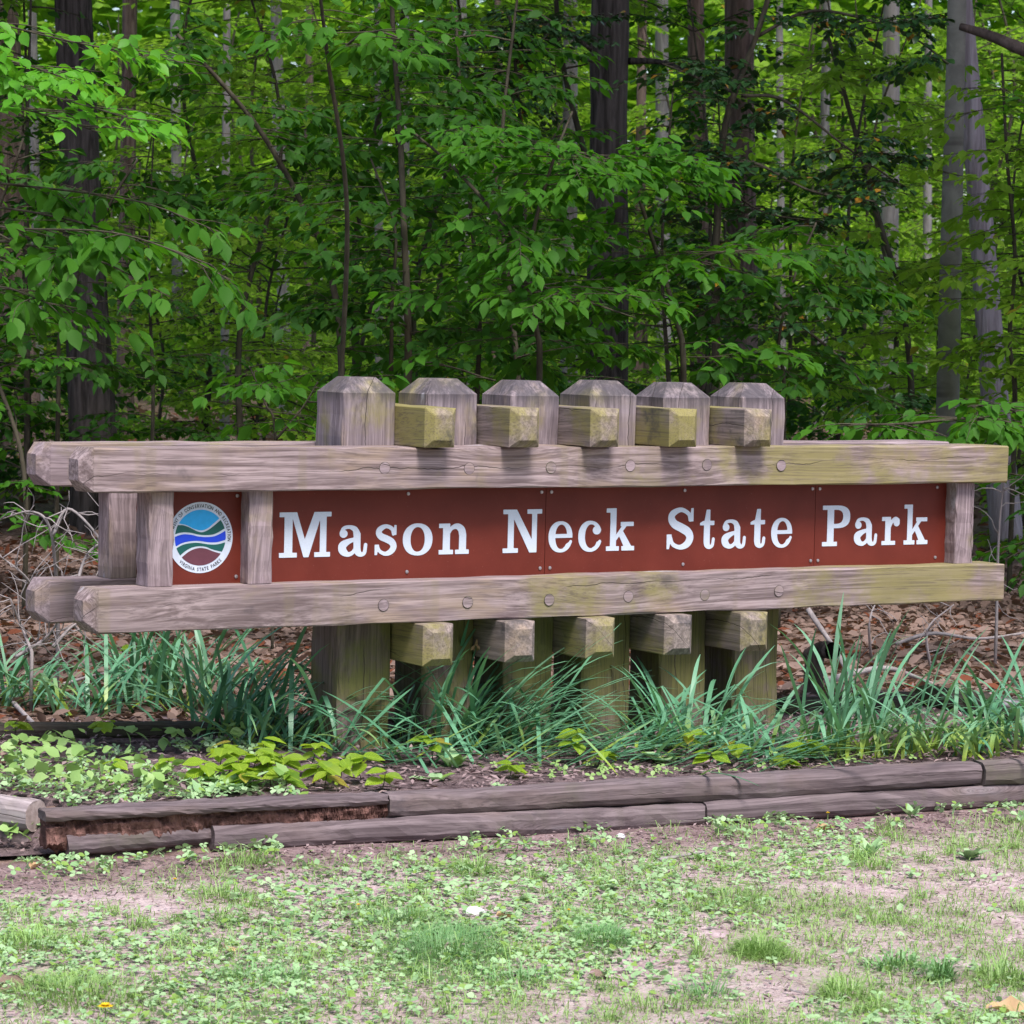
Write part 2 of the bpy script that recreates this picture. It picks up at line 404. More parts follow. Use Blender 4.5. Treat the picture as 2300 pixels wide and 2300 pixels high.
# ---------------------------------------------------------------- the park sign
YAW = -.5434
S_ORG = np.array([2.2251, 0.0, 0.0])           # sign frame origin (left end of the front rails), u right, v back, w up
C_S = np.array([-1.4979, -8.7582, 1.0055])
cy_, sy_ = math.cos(YAW), math.sin(YAW)
rel = S_ORG - C_S
sx0 = rel[0] * cy_ + rel[1] * sy_; sy0 = -rel[0] * sy_ + rel[1] * cy_
SW = CAM_H - C_S[2]                             # height of w = 0 above the ground
sign = empty('park_sign', (sx0, sy0, SW))
sign.rotation_euler = (0, 0, -YAW)
tag(sign, 'long timber park entrance sign with brown panels, white lettering and round emblem', 'sign')
HR, GAP, TR, PW, PP, PU = .14, .3057, .150, .2005, .3242, .9904
LEN = 3.750
HT = 2 * HR + GAP

def beam(name, L, W, H, mat, parent, loc, axis='u', ch=(0, 0), bev=.004, jit=.0015, tilt=(0, 0, 0), segs=14):
    """squared timber: local X is the grain; ends may carry a four-sided chamfer"""
    c0, c1 = ch
    xs = [(-L / 2, c0), (-L / 2 + c0, 0)] if c0 else [(-L / 2, 0)]
    x_lo = -L / 2 + c0; x_hi = L / 2 - c1
    for k in range(1, segs): xs.append((x_lo + (x_hi - x_lo) * k / segs, 0))
    xs += [(L / 2 - c1, 0), (L / 2, c1)] if c1 else [(L / 2, 0)]
    rg = np.random.default_rng(abs(hash((round(L, 4), round(loc[0], 3), round(loc[2], 3)))) % 10 ** 6)
    bm = bmesh.new(); rings = []
    for x, s in xs:
        y, z = W / 2 - s * .95, H / 2 - s * .95
        b = bev * (1.0 + .5 * rg.random())
        prof = [(-y, -z + b), (-y, z - b), (-y + b, z), (y - b, z), (y, z - b), (y, -z + b), (y - b, -z), (-y + b, -z)]
        jt = jit if s == 0 else jit * .3
        rings.append([bm.verts.new((x, p + rg.normal(0, jt), q + rg.normal(0, jt))) for p, q in prof])
    for r1, r2 in zip(rings, rings[1:]):
        for k in range(8): bm.faces.new((r1[k], r1[(k + 1) % 8], r2[(k + 1) % 8], r2[k]))
    bm.faces.new(rings[0][::-1]); bm.faces.new(rings[-1])
    bmesh.ops.recalc_face_normals(bm, faces=bm.faces)
    me = bpy.data.meshes.new(name); bm.to_mesh(me); bm.free()
    o = link_mesh(name, me, mat, parent)
    o.location = loc
    rot = {'u': Matrix.Identity(3), 'v': Matrix.Rotation(-R(90), 3, 'Z'), 'w': Matrix.Rotation(-R(90), 3, 'Y') @ Matrix.Rotation(0, 3, 'X')}[axis]
    o.rotation_euler = (Matrix.Rotation(tilt[2], 3, 'Z') @ Matrix.Rotation(tilt[1], 3, 'Y') @ Matrix.Rotation(tilt[0], 3, 'X') @ rot).to_euler()
    return o

# rails (pairs at the front and at the back of the posts)
rails = {}
CH = .038
for nm, v0, w0, u0, mt in (('fl', 0, 0, .018, WOODR), ('fu', 0, HR + GAP, -.004, WOODR), ('bl', TR + PW, 0, -.002, WOOD), ('bu', TR + PW, HR + GAP, -.004, WOOD)):
    L_ = LEN - u0
    rails[nm] = beam('rail', L_, TR, HR, mt, sign, (u0 + L_ / 2, v0 + TR / 2, w0 + HR / 2), 'u', (CH, .004), segs=30)
    tag(rails[nm], {'fl': 'lower front rail under the panels', 'fu': 'upper front rail above the panels', 'bl': 'lower back rail', 'bu': 'upper back rail'}[nm])
# posts
ptop = [.228, .226, .222, .225, .220, .221]
GB = -.60
for k in range(6):
    top = HT + ptop[k]; bot = -SW - .25
    o = beam('post', top - bot, PW, PW, WOODT, sign, (PU + k * PP + PW / 2, TR + PW / 2, (top + bot) / 2), 'w', (0, .052), bev=.005, tilt=(0, R([.2, -.3, .3, .2, -.4, .2][k]), 0), segs=20)
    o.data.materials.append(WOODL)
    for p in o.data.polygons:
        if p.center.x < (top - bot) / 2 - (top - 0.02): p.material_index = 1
# cross blocks lying on the rails between the posts, overhanging both sides
BW, BH = .116, .133
for k in range(5):
    uc = PU + PW + k * PP + (PP - PW) / 2 - .003
    ln = 2 * TR + PW + .16
    dr = R([-.5, .4, .2, .3, -.2][k])
    beam('cross_block', ln, BW, BH, WOODG, sign, (uc, TR + PW / 2, HT + BH / 2 + .002), 'v', (.026, .026), bev=.002, jit=.0008, tilt=(0, 0, dr), segs=6)
    beam('cross_block', ln, BW, BH + .005, WOODG, sign, (uc + .004, TR + PW / 2, -BH / 2 - .006), 'v', (.026, .026), bev=.002, jit=.0008, tilt=(0, 0, -dr), segs=6)
# stiles between the rails
zc = HR + GAP / 2
SV = .035
for (u0, wd) in ((.240, .087), (.594, .086), (3.532, .088)):
    beam('stile', GAP - .004, wd, .10, WOOD, sign, (u0 + wd / 2, SV + .05, zc), 'w', tilt=(0, 0, 0), segs=8).rotation_euler = (Matrix.Rotation(-R(90), 3, 'Y') @ Matrix.Rotation(R(90), 3, 'X')).to_euler()
for (u0, wd) in ((.245, .098), (3.532, .088)):
    beam('stile', GAP - .004, wd, .10, WOOD, sign, (u0 + wd / 2, TR + PW + .055, zc), 'w', segs=8).rotation_euler = (Matrix.Rotation(-R(90), 3, 'Y') @ Matrix.Rotation(R(90), 3, 'X')).to_euler()
# short spacer boards in the gap behind the first stile
for w0 in (HR + .004, HR + GAP / 2 + .004):
    beam('spacer_board', TR + PW - .10 - .02, .04, GAP / 2 - .008, WOODG, sign, (.365, (SV + .10 + TR + PW) / 2 - .03, w0 + (GAP / 2 - .008) / 2), 'v', segs=4)

def box(name, lo, hi, mat, parent, bev=0):
    lo = np.array(lo, float); hi = np.array(hi, float); c = (lo + hi) / 2; s = (hi - lo) / 2
    bm = bmesh.new(); bmesh.ops.create_cube(bm, size=2)
    for v in bm.verts: v.co = Vector((v.co.x * s[0], v.co.y * s[1], v.co.z * s[2]))
    if bev: bmesh.ops.bevel(bm, geom=bm.edges[:], offset=bev, segments=1, affect='EDGES')
    me = bpy.data.meshes.new(name); bm.to_mesh(me); bm.free()
    o = link_mesh(name, me, mat, parent); o.location = c
    return o
PV = .095
panels = []
for (u0, u1) in ((.320, .604), (.666, 1.7600), (1.7622, 2.9200), (2.9222, 3.540)):
    panels.append(box('panel', (u0, PV, HR - .002), (u1, PV + .012, HR + GAP + .002), PANEL, sign))
box('back_panel', (.30, TR + PW + .04, HR - .002), (3.54, TR + PW + .05, HR + GAP + .002), PANEL, sign)
tag(panels[0], 'brown panel carrying the round emblem')
# edge strips glinting at the panel seams and screws
def disc_mesh(name, r, h, n=14, dome=0.0):
    bm = bmesh.new()
    a = [bm.verts.new((r * math.cos(t), 0, r * math.sin(t))) for t in np.linspace(0, 2 * math.pi, n, endpoint=False)]
    b = [bm.verts.new((r * .93 * math.cos(t), -h, r * .93 * math.sin(t))) for t in np.linspace(0, 2 * math.pi, n, endpoint=False)]
    c = bm.verts.new((0, -h - dome, 0))
    for k in range(n):
        bm.faces.new((a[k], b[k], b[(k + 1) % n], a[(k + 1) % n])); bm.faces.new((b[k], c, b[(k + 1) % n]))
    bmesh.ops.recalc_face_normals(bm, faces=bm.faces)
    me = bpy.data.meshes.new(name); bm.to_mesh(me); bm.free(); return me
scr = disc_mesh('screw', .0062, .003, 12, .001)
for pi, us in ((0, (.578,)), (1, (.69, 1.215, 1.742)), (2, (1.782, 2.34, 2.905)), (3, (2.938, 3.487))):
    for u in us:
        for w_ in (HR + .022, HR + GAP - .02):
            o = link_mesh('screw', scr, STEEL, panels[pi]); p = panels[pi].location; o.location = (u - p.x, PV - .0004 - p.y, w_ - p.z)
# round wooden bolt plugs let into the rails
def plug(rail, u, w_, mat, r=.021):
    me = bpy.data.meshes.get('bolt_plug') or disc_mesh('bolt_plug', r, .0006, 18)
    o = link_mesh('bolt_plug', me, None, rail)
    if not me.materials:
        me.materials.append(mat); me.materials.append(TIMBERD)
        for q in me.polygons:
            if len(q.vertices) == 4: q.material_index = 1
    p = rail.location; o.location = (u - p.x, -.0015 - p.y, w_ - p.z); o.scale = (r / .021, 1, r / .021)
for k in range(6):
    plug(rails['fu'], PU + k * PP + PW * .5 - .02, HT - .068 + .004 * math.sin(k * 5), WOOD)
    plug(rails['fl'], PU + k * PP + PW * .5 - .015, .062 + .004 * math.sin(k * 3), WOOD)

# ---- lettering: slab-serif letters drawn as filled outlines
def g_poly(P, X, Y):
    P = np.asarray(P, float); d = np.full(X.shape, 1e9); ins = np.zeros(X.shape, bool)
    for (x0, y0), (x1, y1) in zip(P, np.roll(P, -1, 0)):
        ex, ey = x1 - x0, y1 - y0
        t = np.clip(((X - x0) * ex + (Y - y0) * ey) / (ex * ex + ey * ey + 1e-12), 0, 1)
        d = np.minimum(d, np.hypot(X - x0 - t * ex, Y - y0 - t * ey))
        c = (y0 > Y) != (y1 > Y)
        ins ^= c & (X < (x1 - x0) * (Y - y0) / (y1 - y0 + 1e-12) + x0)
    return np.where(ins, -d, d)
def g_rect(x0, y0, x1, y1): return ('p', [(x0, y0), (x1, y0), (x1, y1), (x0, y1)])
def g_eval(sh, X, Y):
    k = sh[0]
    if k == 'p': return g_poly(sh[1], X, Y)
    if k == 'e':
        cx, cy, rx, ry = sh[1]; q = np.hypot((X - cx) / rx, (Y - cy) / ry); return (q - 1) * min(rx, ry)
    if k == 'se':      # superellipse
        cx, cy, rx, ry, n = sh[1]; q = (np.abs((X - cx) / rx) ** n + np.abs((Y - cy) / ry) ** n) ** (1 / n); return (q - 1) * min(rx, ry)
    if k == 's':       # stroke through points (x, y, half width)
        Q = spline(sh[1], 60); d = np.full(X.shape, 1e9)
        for (x0, y0, r_0), (x1, y1, r_1) in zip(Q, Q[1:]):
            ex, ey = x1 - x0, y1 - y0
            t = np.clip(((X - x0) * ex + (Y - y0) * ey) / (ex * ex + ey * ey + 1e-12), 0, 1)
            d = np.minimum(d, np.hypot(X - x0 - t * ex, Y - y0 - t * ey) - (r_0 + (r_1 - r_0) * t))
        return d
XH = .70
GL = {
 'M': (1.29, [('+', g_rect(.125, 0, .325, 1)), ('+', g_rect(1.01, 0, 1.17, 1)), ('+', ('p', [(.325, .87), (.29, 1), (.43, 1), (.645, .36), (.73, 0), (.605, 0)])),
       ('+', ('p', [(.865, 1), (1.03, 1), (1.02, .87), (.73, 0), (.605, 0), (.62, .36)])), ('+', g_rect(0, .895, .43, 1)), ('+', g_rect(.865, .895, 1.29, 1)), ('+', g_rect(0, 0, .44, .105)), ('+', g_rect(.875, 0, 1.27, .105))]),
 'N': (1.05, [('+', g_rect(.13, 0, .29, 1)), ('+', ('p', [(.13, 1), (.365, 1), (.78, .30), (.915, 0), (.72, 0), (.29, .78)])), ('+', g_rect(.78, 0, .915, 1)), ('+', g_rect(0, .895, .33, 1)), ('+', g_rect(0, 0, .41, .105)), ('+', g_rect(.65, .895, 1.05, 1))]),
 'P': (.85, [('+', ('se', (.42, .72, .43, .28, 2.6))), ('-', ('se', (.40, .72, .235, .175, 2.6))), ('-', g_rect(-.2, -.2, .15, 1.2)), ('+', g_rect(.15, 0, .35, 1)), ('+', g_rect(.3, .895, .5, 1)), ('+', g_rect(.3, .44, .5, .545)), ('+', g_rect(0, .895, .3, 1)), ('+', g_rect(0, 0, .46, .105))]),
 'S': (.79, [('+', ('s', [(.66, .70, .045), (.62, .84, .05), (.40, .945, .055), (.17, .86, .08), (.125, .73, .095), (.22, .60, .10), (.42, .51, .105), (.60, .41, .105), (.665, .27, .10), (.58, .12, .085), (.38, .05, .055), (.17, .13, .05), (.10, .30, .045)])), ('+', ('p', [(.645, .66), (.755, .66), (.755, .98), (.69, .98)])), ('+', ('p', [(.0, .01), (.07, .01), (.14, .36), (0, .36)]))]),
 'a': (.75, [('+', ('e', (.145, .505, .10, .09))), ('+', ('s', [(.09, .53, .045), (.15, .63, .04), (.30, .655, .042), (.43, .60, .065), (.485, .48, .09)])), ('+', g_rect(.40, .14, .575, .50)), ('+', ('s', [(.45, .385, .04), (.27, .33, .06), (.125, .24, .095), (.13, .13, .095), (.25, .045, .055), (.37, .075, .045), (.45, .17, .04)])), ('+', ('s', [(.49, .16, .088), (.52, .08, .075), (.60, .035, .05), (.68, .08, .045), (.705, .25, .043)]))]),
 's': (.58, [('+', ('s', [(.475, .48, .035), (.44, .60, .045), (.29, .66, .045), (.14, .60, .065), (.10, .51, .075), (.17, .425, .078), (.30, .375, .08), (.44, .30, .08), (.485, .19, .078), (.41, .085, .065), (.27, .04, .045), (.13, .10, .04), (.08, .20, .035)])), ('+', ('p', [(.46, .46), (.555, .46), (.555, .685), (.50, .685)])), ('+', ('p', [(0, .015), (.06, .015), (.115, .25), (0, .25)]))]),
 'o': (.77, [('+', ('se', (.385, .35, .385, .365, 2.15))), ('-', ('se', (.385, .35, .185, .28, 2.15)))]),
 'n': (.79, [('+', g_rect(.105, 0, .29, .70)), ('+', g_rect(0, .60, .2, .70)), ('+', g_rect(0, 0, .375, .10)), ('+', g_rect(.53, 0, .715, .45)), ('+', g_rect(.43, 0, .79, .10)), ('+', ('s', [(.25, .46, .03), (.33, .59, .045), (.47, .635, .065), (.585, .56, .088), (.6225, .43, .092)]))]),
 'e': (.66, [('+', ('se', (.33, .35, .33, .365, 2.15))), ('-', ('se', (.35, .35, .165, .285, 2.15))), ('-', ('p', [(.36, .33), (.8, .33), (.8, .20), (.60, .24), (.42, .14)])), ('+', g_rect(.15, .325, .655, .415)), ('+', ('s', [(.44, .06, .04), (.55, .13, .04), (.615, .235, .035)])), ]),
 'c': (.64, [('+', ('se', (.33, .35, .33, .365, 2.15))), ('-', ('se', (.36, .35, .175, .28, 2.15))), ('-', ('p', [(.38, .20), (.8, .26), (.8, .50), (.38, .50)])), ('+', ('e', (.515, .49, .115, .10))), ('+', ('s', [(.43, .055, .04), (.54, .12, .04), (.605, .23, .035)]))]),
 'k': (.79, [('+', g_rect(.11, 0, .275, 1)), ('+', g_rect(0, .90, .2, 1)), ('+', g_rect(0, 0, .36, .105)), ('+', ('p', [(.26, .22), (.60, .62), (.50, .66), (.26, .35)])), ('+', g_rect(.40, .575, .765, .675)), ('+', ('p', [(.33, .40), (.44, .50), (.74, .05), (.70, 0), (.55, 0)])), ('+', g_rect(.43, 0, .79, .105))]),
 't': (.44, [('+', g_rect(.115, .16, .29, .66)), ('+', ('p', [(.115, .60), (.185, .94), (.29, .94), (.29, .60)])), ('+', ('p', [(0, .565), (.415, .565), (.415, .67), (.1, .67), (0, .62)])), ('+', ('s', [(.2025, .20, .0875), (.215, .10, .08), (.285, .042, .05), (.37, .085, .042), (.395, .23, .04)]))]),
 'r': (.56, [('+', g_rect(.105, 0, .28, .70)), ('+', g_rect(0, .60, .2, .70)), ('+', g_rect(0, 0, .43, .10)), ('+', ('s', [(.25, .44, .03), (.31, .57, .045), (.42, .645, .055), (.49, .60, .07)])), ('+', ('e', (.465, .545, .095, .085)))]),
}
def contours(ch):
    wd, shapes = GL[ch]; st = .0125
    xs = np.arange(-.06, wd + .07, st); ys = np.arange(-.06, 1.07, st); X, Y = np.meshgrid(xs, ys)
    f = np.full(X.shape, 1.0)
    for op, sh in shapes:
        g = g_eval(sh, X, Y); f = np.minimum(f, g) if op == '+' else np.maximum(f, -g)
    f = np.where(np.abs(f) < 1e-7, 1e-7, f)
    seg = {}
    ny_, nx_ = f.shape
    def cross(i0, j0, i1, j1):
        a, b = f[j0, i0], f[j1, i1]; t = a / (a - b)
        return (xs[i0] + (xs[i1] - xs[i0]) * t, ys[j0] + (ys[j1] - ys[j0]) * t)
    pts = {}; nxt = {}
    def key(i0, j0, i1, j1):
        k = (min((i0, j0), (i1, j1)), max((i0, j0), (i1, j1)))
        if k not in pts: pts[k] = cross(i0, j0, i1, j1)
        return k
    for j in range(ny_ - 1):
        for i in range(nx_ - 1):
            c = [f[j, i] < 0, f[j, i + 1] < 0, f[j + 1, i + 1] < 0, f[j + 1, i] < 0]
            if all(c) or not any(c): continue
            cs = [(i, j), (i + 1, j), (i + 1, j + 1), (i, j + 1)]
            ent, ext = [], []
            for q in range(4):
                a, b = c[q], c[(q + 1) % 4]
                if a != b: (ext if a else ent).append(key(*cs[q], *cs[(q + 1) % 4]))
            if len(ent) == 1: nxt[ext[0]] = ent[0]
            else:
                nxt[ext[0]] = ent[1 if ent[0] == ext[0] else 0]; nxt[ext[1]] = [e for e in ent if e != nxt[ext[0]]][0]
    loops = []; used = set()
    for s in list(nxt):
        if s in used: continue
        lp = []; k = s
        while k not in used and k in nxt: used.add(k); lp.append(pts[k]); k = nxt[k]
        if len(lp) > 5: loops.append(np.array(lp))
    def rdp(P, eps):
        if len(P) < 3: return P
        a, b = P[0], P[-1]; ab = b - a; L = np.hypot(*ab) + 1e-12
        d = np.abs(ab[0] * (P[:, 1] - a[1]) - ab[1] * (P[:, 0] - a[0])) / L
        k = int(d.argmax())
        if d[k] < eps: return np.array([a, b])
        return np.vstack([rdp(P[:k + 1], eps)[:-1], rdp(P[k:], eps)])
    out = []
    for lp in loops:
        h = len(lp) // 2
        out.append(np.vstack([rdp(lp[:h + 1], .0022)[:-1], rdp(np.vstack([lp[h:], lp[:1]]), .0022)[:-1]]))
    return out
_dg = None
def curve_mesh(name, loops, ext):
    cu = bpy.data.curves.new(name, 'CURVE'); cu.dimensions = '2D'; cu.fill_mode = 'BOTH'; cu.extrude = ext
    for lp in loops:
        s = cu.splines.new('POLY'); s.points.add(len(lp) - 1)
        for p, q in zip(s.points, lp): p.co = (q[0], q[1], 0, 1)
        s.use_cyclic_u = True
    o = bpy.data.objects.new(name, cu); col.objects.link(o)
    dg = bpy.context.evaluated_depsgraph_get()
    me = bpy.data.meshes.new_from_object(o.evaluated_get(dg))
    bpy.data.objects.remove(o); bpy.data.curves.remove(cu)
    me.name = name
    return me
glyph = {}
CAP = .1495
BASE0 = .2195
letters = [('M', .733, .925, 1), ('a', .95, 1.062, 1), ('s', 1.09, 1.176, 1), ('o', 1.197, 1.312, 1), ('n', 1.337, 1.455, 1), ('N', 1.59, 1.746, 1), ('e', 1.774, 1.872, 2), ('c', 1.896, 1.991, 2), ('k', 2.012, 2.13, 2),
           ('S', 2.268, 2.386, 2), ('t', 2.41, 2.476, 2), ('a', 2.503, 2.612, 2), ('t', 2.631, 2.699, 2), ('e', 2.724, 2.818, 2), ('P', 2.955, 3.081, 3), ('a', 3.099, 3.209, 3), ('r', 3.23, 3.313, 3), ('k', 3.334, 3.447, 3)]
for ch, u0, u1, pi in letters:
    if ch not in glyph:
        me = curve_mesh('letter', contours(ch), .006); me.materials.append(WHITE); glyph[ch] = me
    o = link_mesh('letter', glyph[ch], None, panels[pi])
    p = panels[pi].location; b = BASE0 - (u0 - .73) * .0026
    o.scale = ((u1 - u0) / GL[ch][0], CAP, .12)
    o.rotation_euler = (R(90), 0, 0)
    o.location = (u0 - p.x, PV - .0009 - p.y, b - p.z)
    o['label'] = 'white painted ' + ('capital letter ' if ch.isupper() else 'letter ') + ch

# ---- the round emblem
em_u, em_w, em_r = .448, .2915, .1155
pl = panels[0].location
def em_place(o, v): o.location = (em_u - pl.x, PV - v - pl.y, em_w - pl.z)
def flat(name, V2, F, mat, v, parent, base=0.0):
    """thin sheet: a front face with a short rim"""
    n = len(V2); V3 = [(x, 0, y) for x, y in V2] + [(x, .0006, y) for x, y in V2]
    cnt = {}
    for f in F:
        for a, b in zip(f, f[1:] + f[:1]): cnt[(a, b)] = 1
    FF = [tuple(f) for f in F] + [(b, a, a + n, b + n) for (a, b) in cnt if (b, a) not in cnt]
    o = mesh(name, V3, FF, mat, parent); return o
th = np.linspace(0, 2 * math.pi, 72, endpoint=False)
disc = flat('emblem', [(em_r * math.cos(t), em_r * math.sin(t)) for t in th], [list(range(72))], WHITE, 0, panels[0])
em_place(disc, .0012); disc['label'] = 'round white emblem with blue, green and maroon bands'
ri = em_r * .784
def cv(pts):
    P = np.array(pts, float); S = spline(P, 80)
    xs = np.concatenate([[-1.01], S[:, 0], [1.01]]); ys = np.concatenate([[S[0, 1] + (S[0, 1] - S[4, 1]) / (S[0, 0] - S[4, 0] + 1e-9) * (-1.01 - S[0, 0])], S[:, 1], [S[-1, 1] + (S[-1, 1] - S[-5, 1]) / (S[-1, 0] - S[-5, 0] + 1e-9) * (1.01 - S[-1, 0])]])
    return lambda x: np.interp(x, xs, ys)
c_sky = cv([(-.84, .52), (-.54, .45), (-.26, .32), (.03, .26), (.26, .32), (.47, .47), (.75, .69)])
c_g1u = cv([(-.87, .46), (-.68, .45), (-.45, .377), (-.16, .24), (.05, .19), (.26, .25), (.47, .377), (.79, .62)])
c_g1l = cv([(-.99, .14), (-.79, .19), (-.58, .20), (-.33, .17), (-.12, .12), (.16, .085), (.47, .10), (.68, .17), (.945, .31)])
c_bu = cv([(-1, .04), (-.8, .105), (-.6, .13), (-.33, .10), (-.12, .05), (.16, .017), (.47, .026), (.7, .09), (.98, .23)])
c_bl = cv([(-.96, -.30), (-.745, -.196), (-.536, -.14), (-.28, -.113), (-.03, -.12), (.26, -.165), (.47, -.18), (.68, -.17), (.99, -.095)])
c_g2u = cv([(-.945, -.37), (-.76, -.275), (-.58, -.22), (-.26, -.18), (-.02, -.195), (.26, -.24), (.47, -.26), (.7, -.25), (.977, -.187)])
c_g2l = cv([(-.79, -.63), (-.58, -.47), (-.33, -.35), (-.03, -.307), (.22, -.335), (.47, -.43), (.83, -.52)])
c_ea = cv([(-.73, -.70), (-.47, -.51), (-.24, -.41), (.01, -.37), (.26, -.41), (.47, -.49), (.68, -.556), (.79, -.58)])
big = lambda x: np.full_like(x, 9.0)
for nm, lo, hi, mt in (('sky_band', c_sky, big, SKYB), ('hill_band', c_g1l, c_g1u, PINE), ('river_band', c_bl, c_bu, RIVER), ('hill_band', c_g2l, c_g2u, PINE), ('earth_band', lambda x: -big(x), c_ea, EARTH)):
    x = np.linspace(-.9995, .9995, 160); c_ = np.sqrt(1 - x * x)
    a, b = np.maximum(lo(x), -c_), np.minimum(hi(x), c_); ok = b > a + .002
    x, a, b = x[ok] * ri, a[ok] * ri, b[ok] * ri; n = len(x)
    o = flat(nm, list(zip(x, a)) + list(zip(x, b)), [[k, k + 1, n + k + 1, n + k] for k in range(n - 1)], mt, 0, disc)
    o.location = (0, -.0008, 0)
# lettering round the rim
def ring_text():
    parts = []
    def add(txt, a0, a1, r, inward):
        adv = {' ': .7, 'I': .55, 'M': 1.2, 'W': 1.25, 'N': 1.05, 'O': 1.05, 'C': 1.0, 'D': 1.05}
        ws = [adv.get(c, .95) for c in txt]; tot = sum(ws); acc = 0
        for c, wv in zip(txt, ws):
            a = a0 + (a1 - a0) * (acc + wv / 2) / tot; acc += wv
            if c == ' ': continue
            cu = bpy.data.curves.new('t', 'FONT'); cu.body = c; cu.align_x = 'CENTER'; cu.size = 1; cu.offset = .018
            o = bpy.data.objects.new('t', cu); col.objects.link(o)
            me = bpy.data.meshes.new_from_object(o.evaluated_get(bpy.context.evaluated_depsgraph_get()))
            bpy.data.objects.remove(o); bpy.data.curves.remove(cu)
            P = np.array([v.co[:] for v in me.vertices])[:, :2]; Fc = [tuple(p.vertices) for p in me.polygons if p.normal.z > .5 or True]
            P[:, 1] -= .35
            P = P * np.array([.0125, .0165])
            rot = a - math.pi / 2 if not inward else a + math.pi / 2
            q = np.stack([P[:, 0] * math.cos(rot) - P[:, 1] * math.sin(rot) + r * math.cos(a), np.full(len(P), 0.0), P[:, 0] * math.sin(rot) + P[:, 1] * math.cos(rot) + r * math.sin(a)], 1)
            parts.append((q, Fc)); bpy.data.meshes.remove(me)
    add('DEPARTMENT OF CONSERVATION AND RECREATION', R(194), R(-8), em_r * .893, False)
    add('VIRGINIA STATE PARKS', R(226), R(316), em_r * .893, True)
    return merge(parts)
V, F = ring_text()
o = tag(mesh('rim_lettering', V, F, INK, disc), kind='stuff'); o.location = (0, -.0006, 0)
o['label'] = 'black capital lettering round the emblem rim'

# ---------------------------------------------------------------- edging timbers
def timber(name, A, B, w, h, mat, label, seed, rnd=.3, wob=.004, group='landscape timbers round the bed', parent=None, sag=0.0, n=40):
    A = np.asarray(A, float); B = np.asarray(B, float); d = B - A; L = np.linalg.norm(d)
    rg = np.random.default_rng(seed)
    b = rnd * h
    prof = np.array([(-w / 2, -h * .5 + b), (-w / 2, h / 2 - b), (-w / 2 + b * .35, h / 2 - b * .35), (-w / 2 + b, h / 2), (w / 2 - b, h / 2), (w / 2 - b * .35, h / 2 - b * .35), (w / 2, h / 2 - b), (w / 2, -h / 2 + b), (w / 2 - b * .35, -h / 2 + b * .35), (w / 2 - b, -h / 2), (-w / 2 + b, -h / 2), (-w / 2 + b * .35, -h / 2 + b * .35)])
    V = []; m_ = len(prof); ph = rg.uniform(0, 6, 6)
    for k in range(n + 1):
        x = (k / n - .5) * L
        dy = wob * (math.sin(x * 2 + ph[0]) + .5 * math.sin(x * 5.3 + ph[1])); dz = wob * (math.sin(x * 1.6 + ph[2]) + .5 * math.sin(x * 6.1 + ph[3])) - sag * math.sin(math.pi * k / n)
        sc = 1 + .05 * math.sin(x * 3.1 + ph[4])
        P = prof * sc + rg.normal(0, .0014, prof.shape)
        if k in (0, n): P = P * .97
        V += [(x + rg.normal(0, .0015), p + dy, q + dz) for p, q in P]
    F = [(k * m_ + i, k * m_ + (i + 1) % m_, (k + 1) * m_ + (i + 1) % m_, (k + 1) * m_ + i) for k in range(n) for i in range(m_)]
    F = [f[::-1] for f in F]
    F += [tuple(range(m_)), tuple(range((n + 1) * m_ - 1, n * m_ - 1, -1))]
    o = mesh(name, V, F, mat, parent)
    ux = unit(d); uy = unit(np.cross([0, 0, 1], ux)); uz = np.cross(ux, uy)
    M = Matrix(((ux[0], uy[0], uz[0]), (ux[1], uy[1], uz[1]), (ux[2], uy[2], uz[2])))
    o.rotation_euler = M.to_euler(); o.location = (A + B) / 2
    if label: tag(o, label, 'timber', group)
    return o
TH = .078; TW = .092
def on_edge(px, py, z=.035):
    """a point above the edging line under the picture point, at height z of the timber's top front edge"""
    return gz(px, py, z)
def lin(px): return 1528 + (px - 90) * (1437 - 1528) / (1932 - 90)
Z1, Z2 = -.006, -.082
def ep(px, z, off=0.0):
    g = gz(px, lin(px), .035); return np.array([g[0] + enor[0] * (TW / 2 + off), g[1] + enor[1] * (TW / 2 + off), z])
timber('landscape_timber', ep(736, Z1), ep(1856, Z1 + .004), TW, TH, TIMBER, 'long weathered upper timber edging the bed in front of the sign', 3)
timber('landscape_timber', ep(1859, Z1 + .004), ep(2700, Z1 + .008), TW, TH, TIMBER, 'upper edging timber butted to the lichen-marked end of the long one', 4)
timber('landscape_timber', ep(405, Z2, -.012), ep(1330, Z2 - .002, -.012), TW, TH, TIMBER, 'lower edging timber half sunk in soil, under the long upper timber', 5)
timber('landscape_timber', ep(1333, Z2 - .002, -.012), ep(2700, Z2 + .004, -.010), TW, TH, TIMBER, 'lower edging timber below the butt joint with lichen spots', 6)
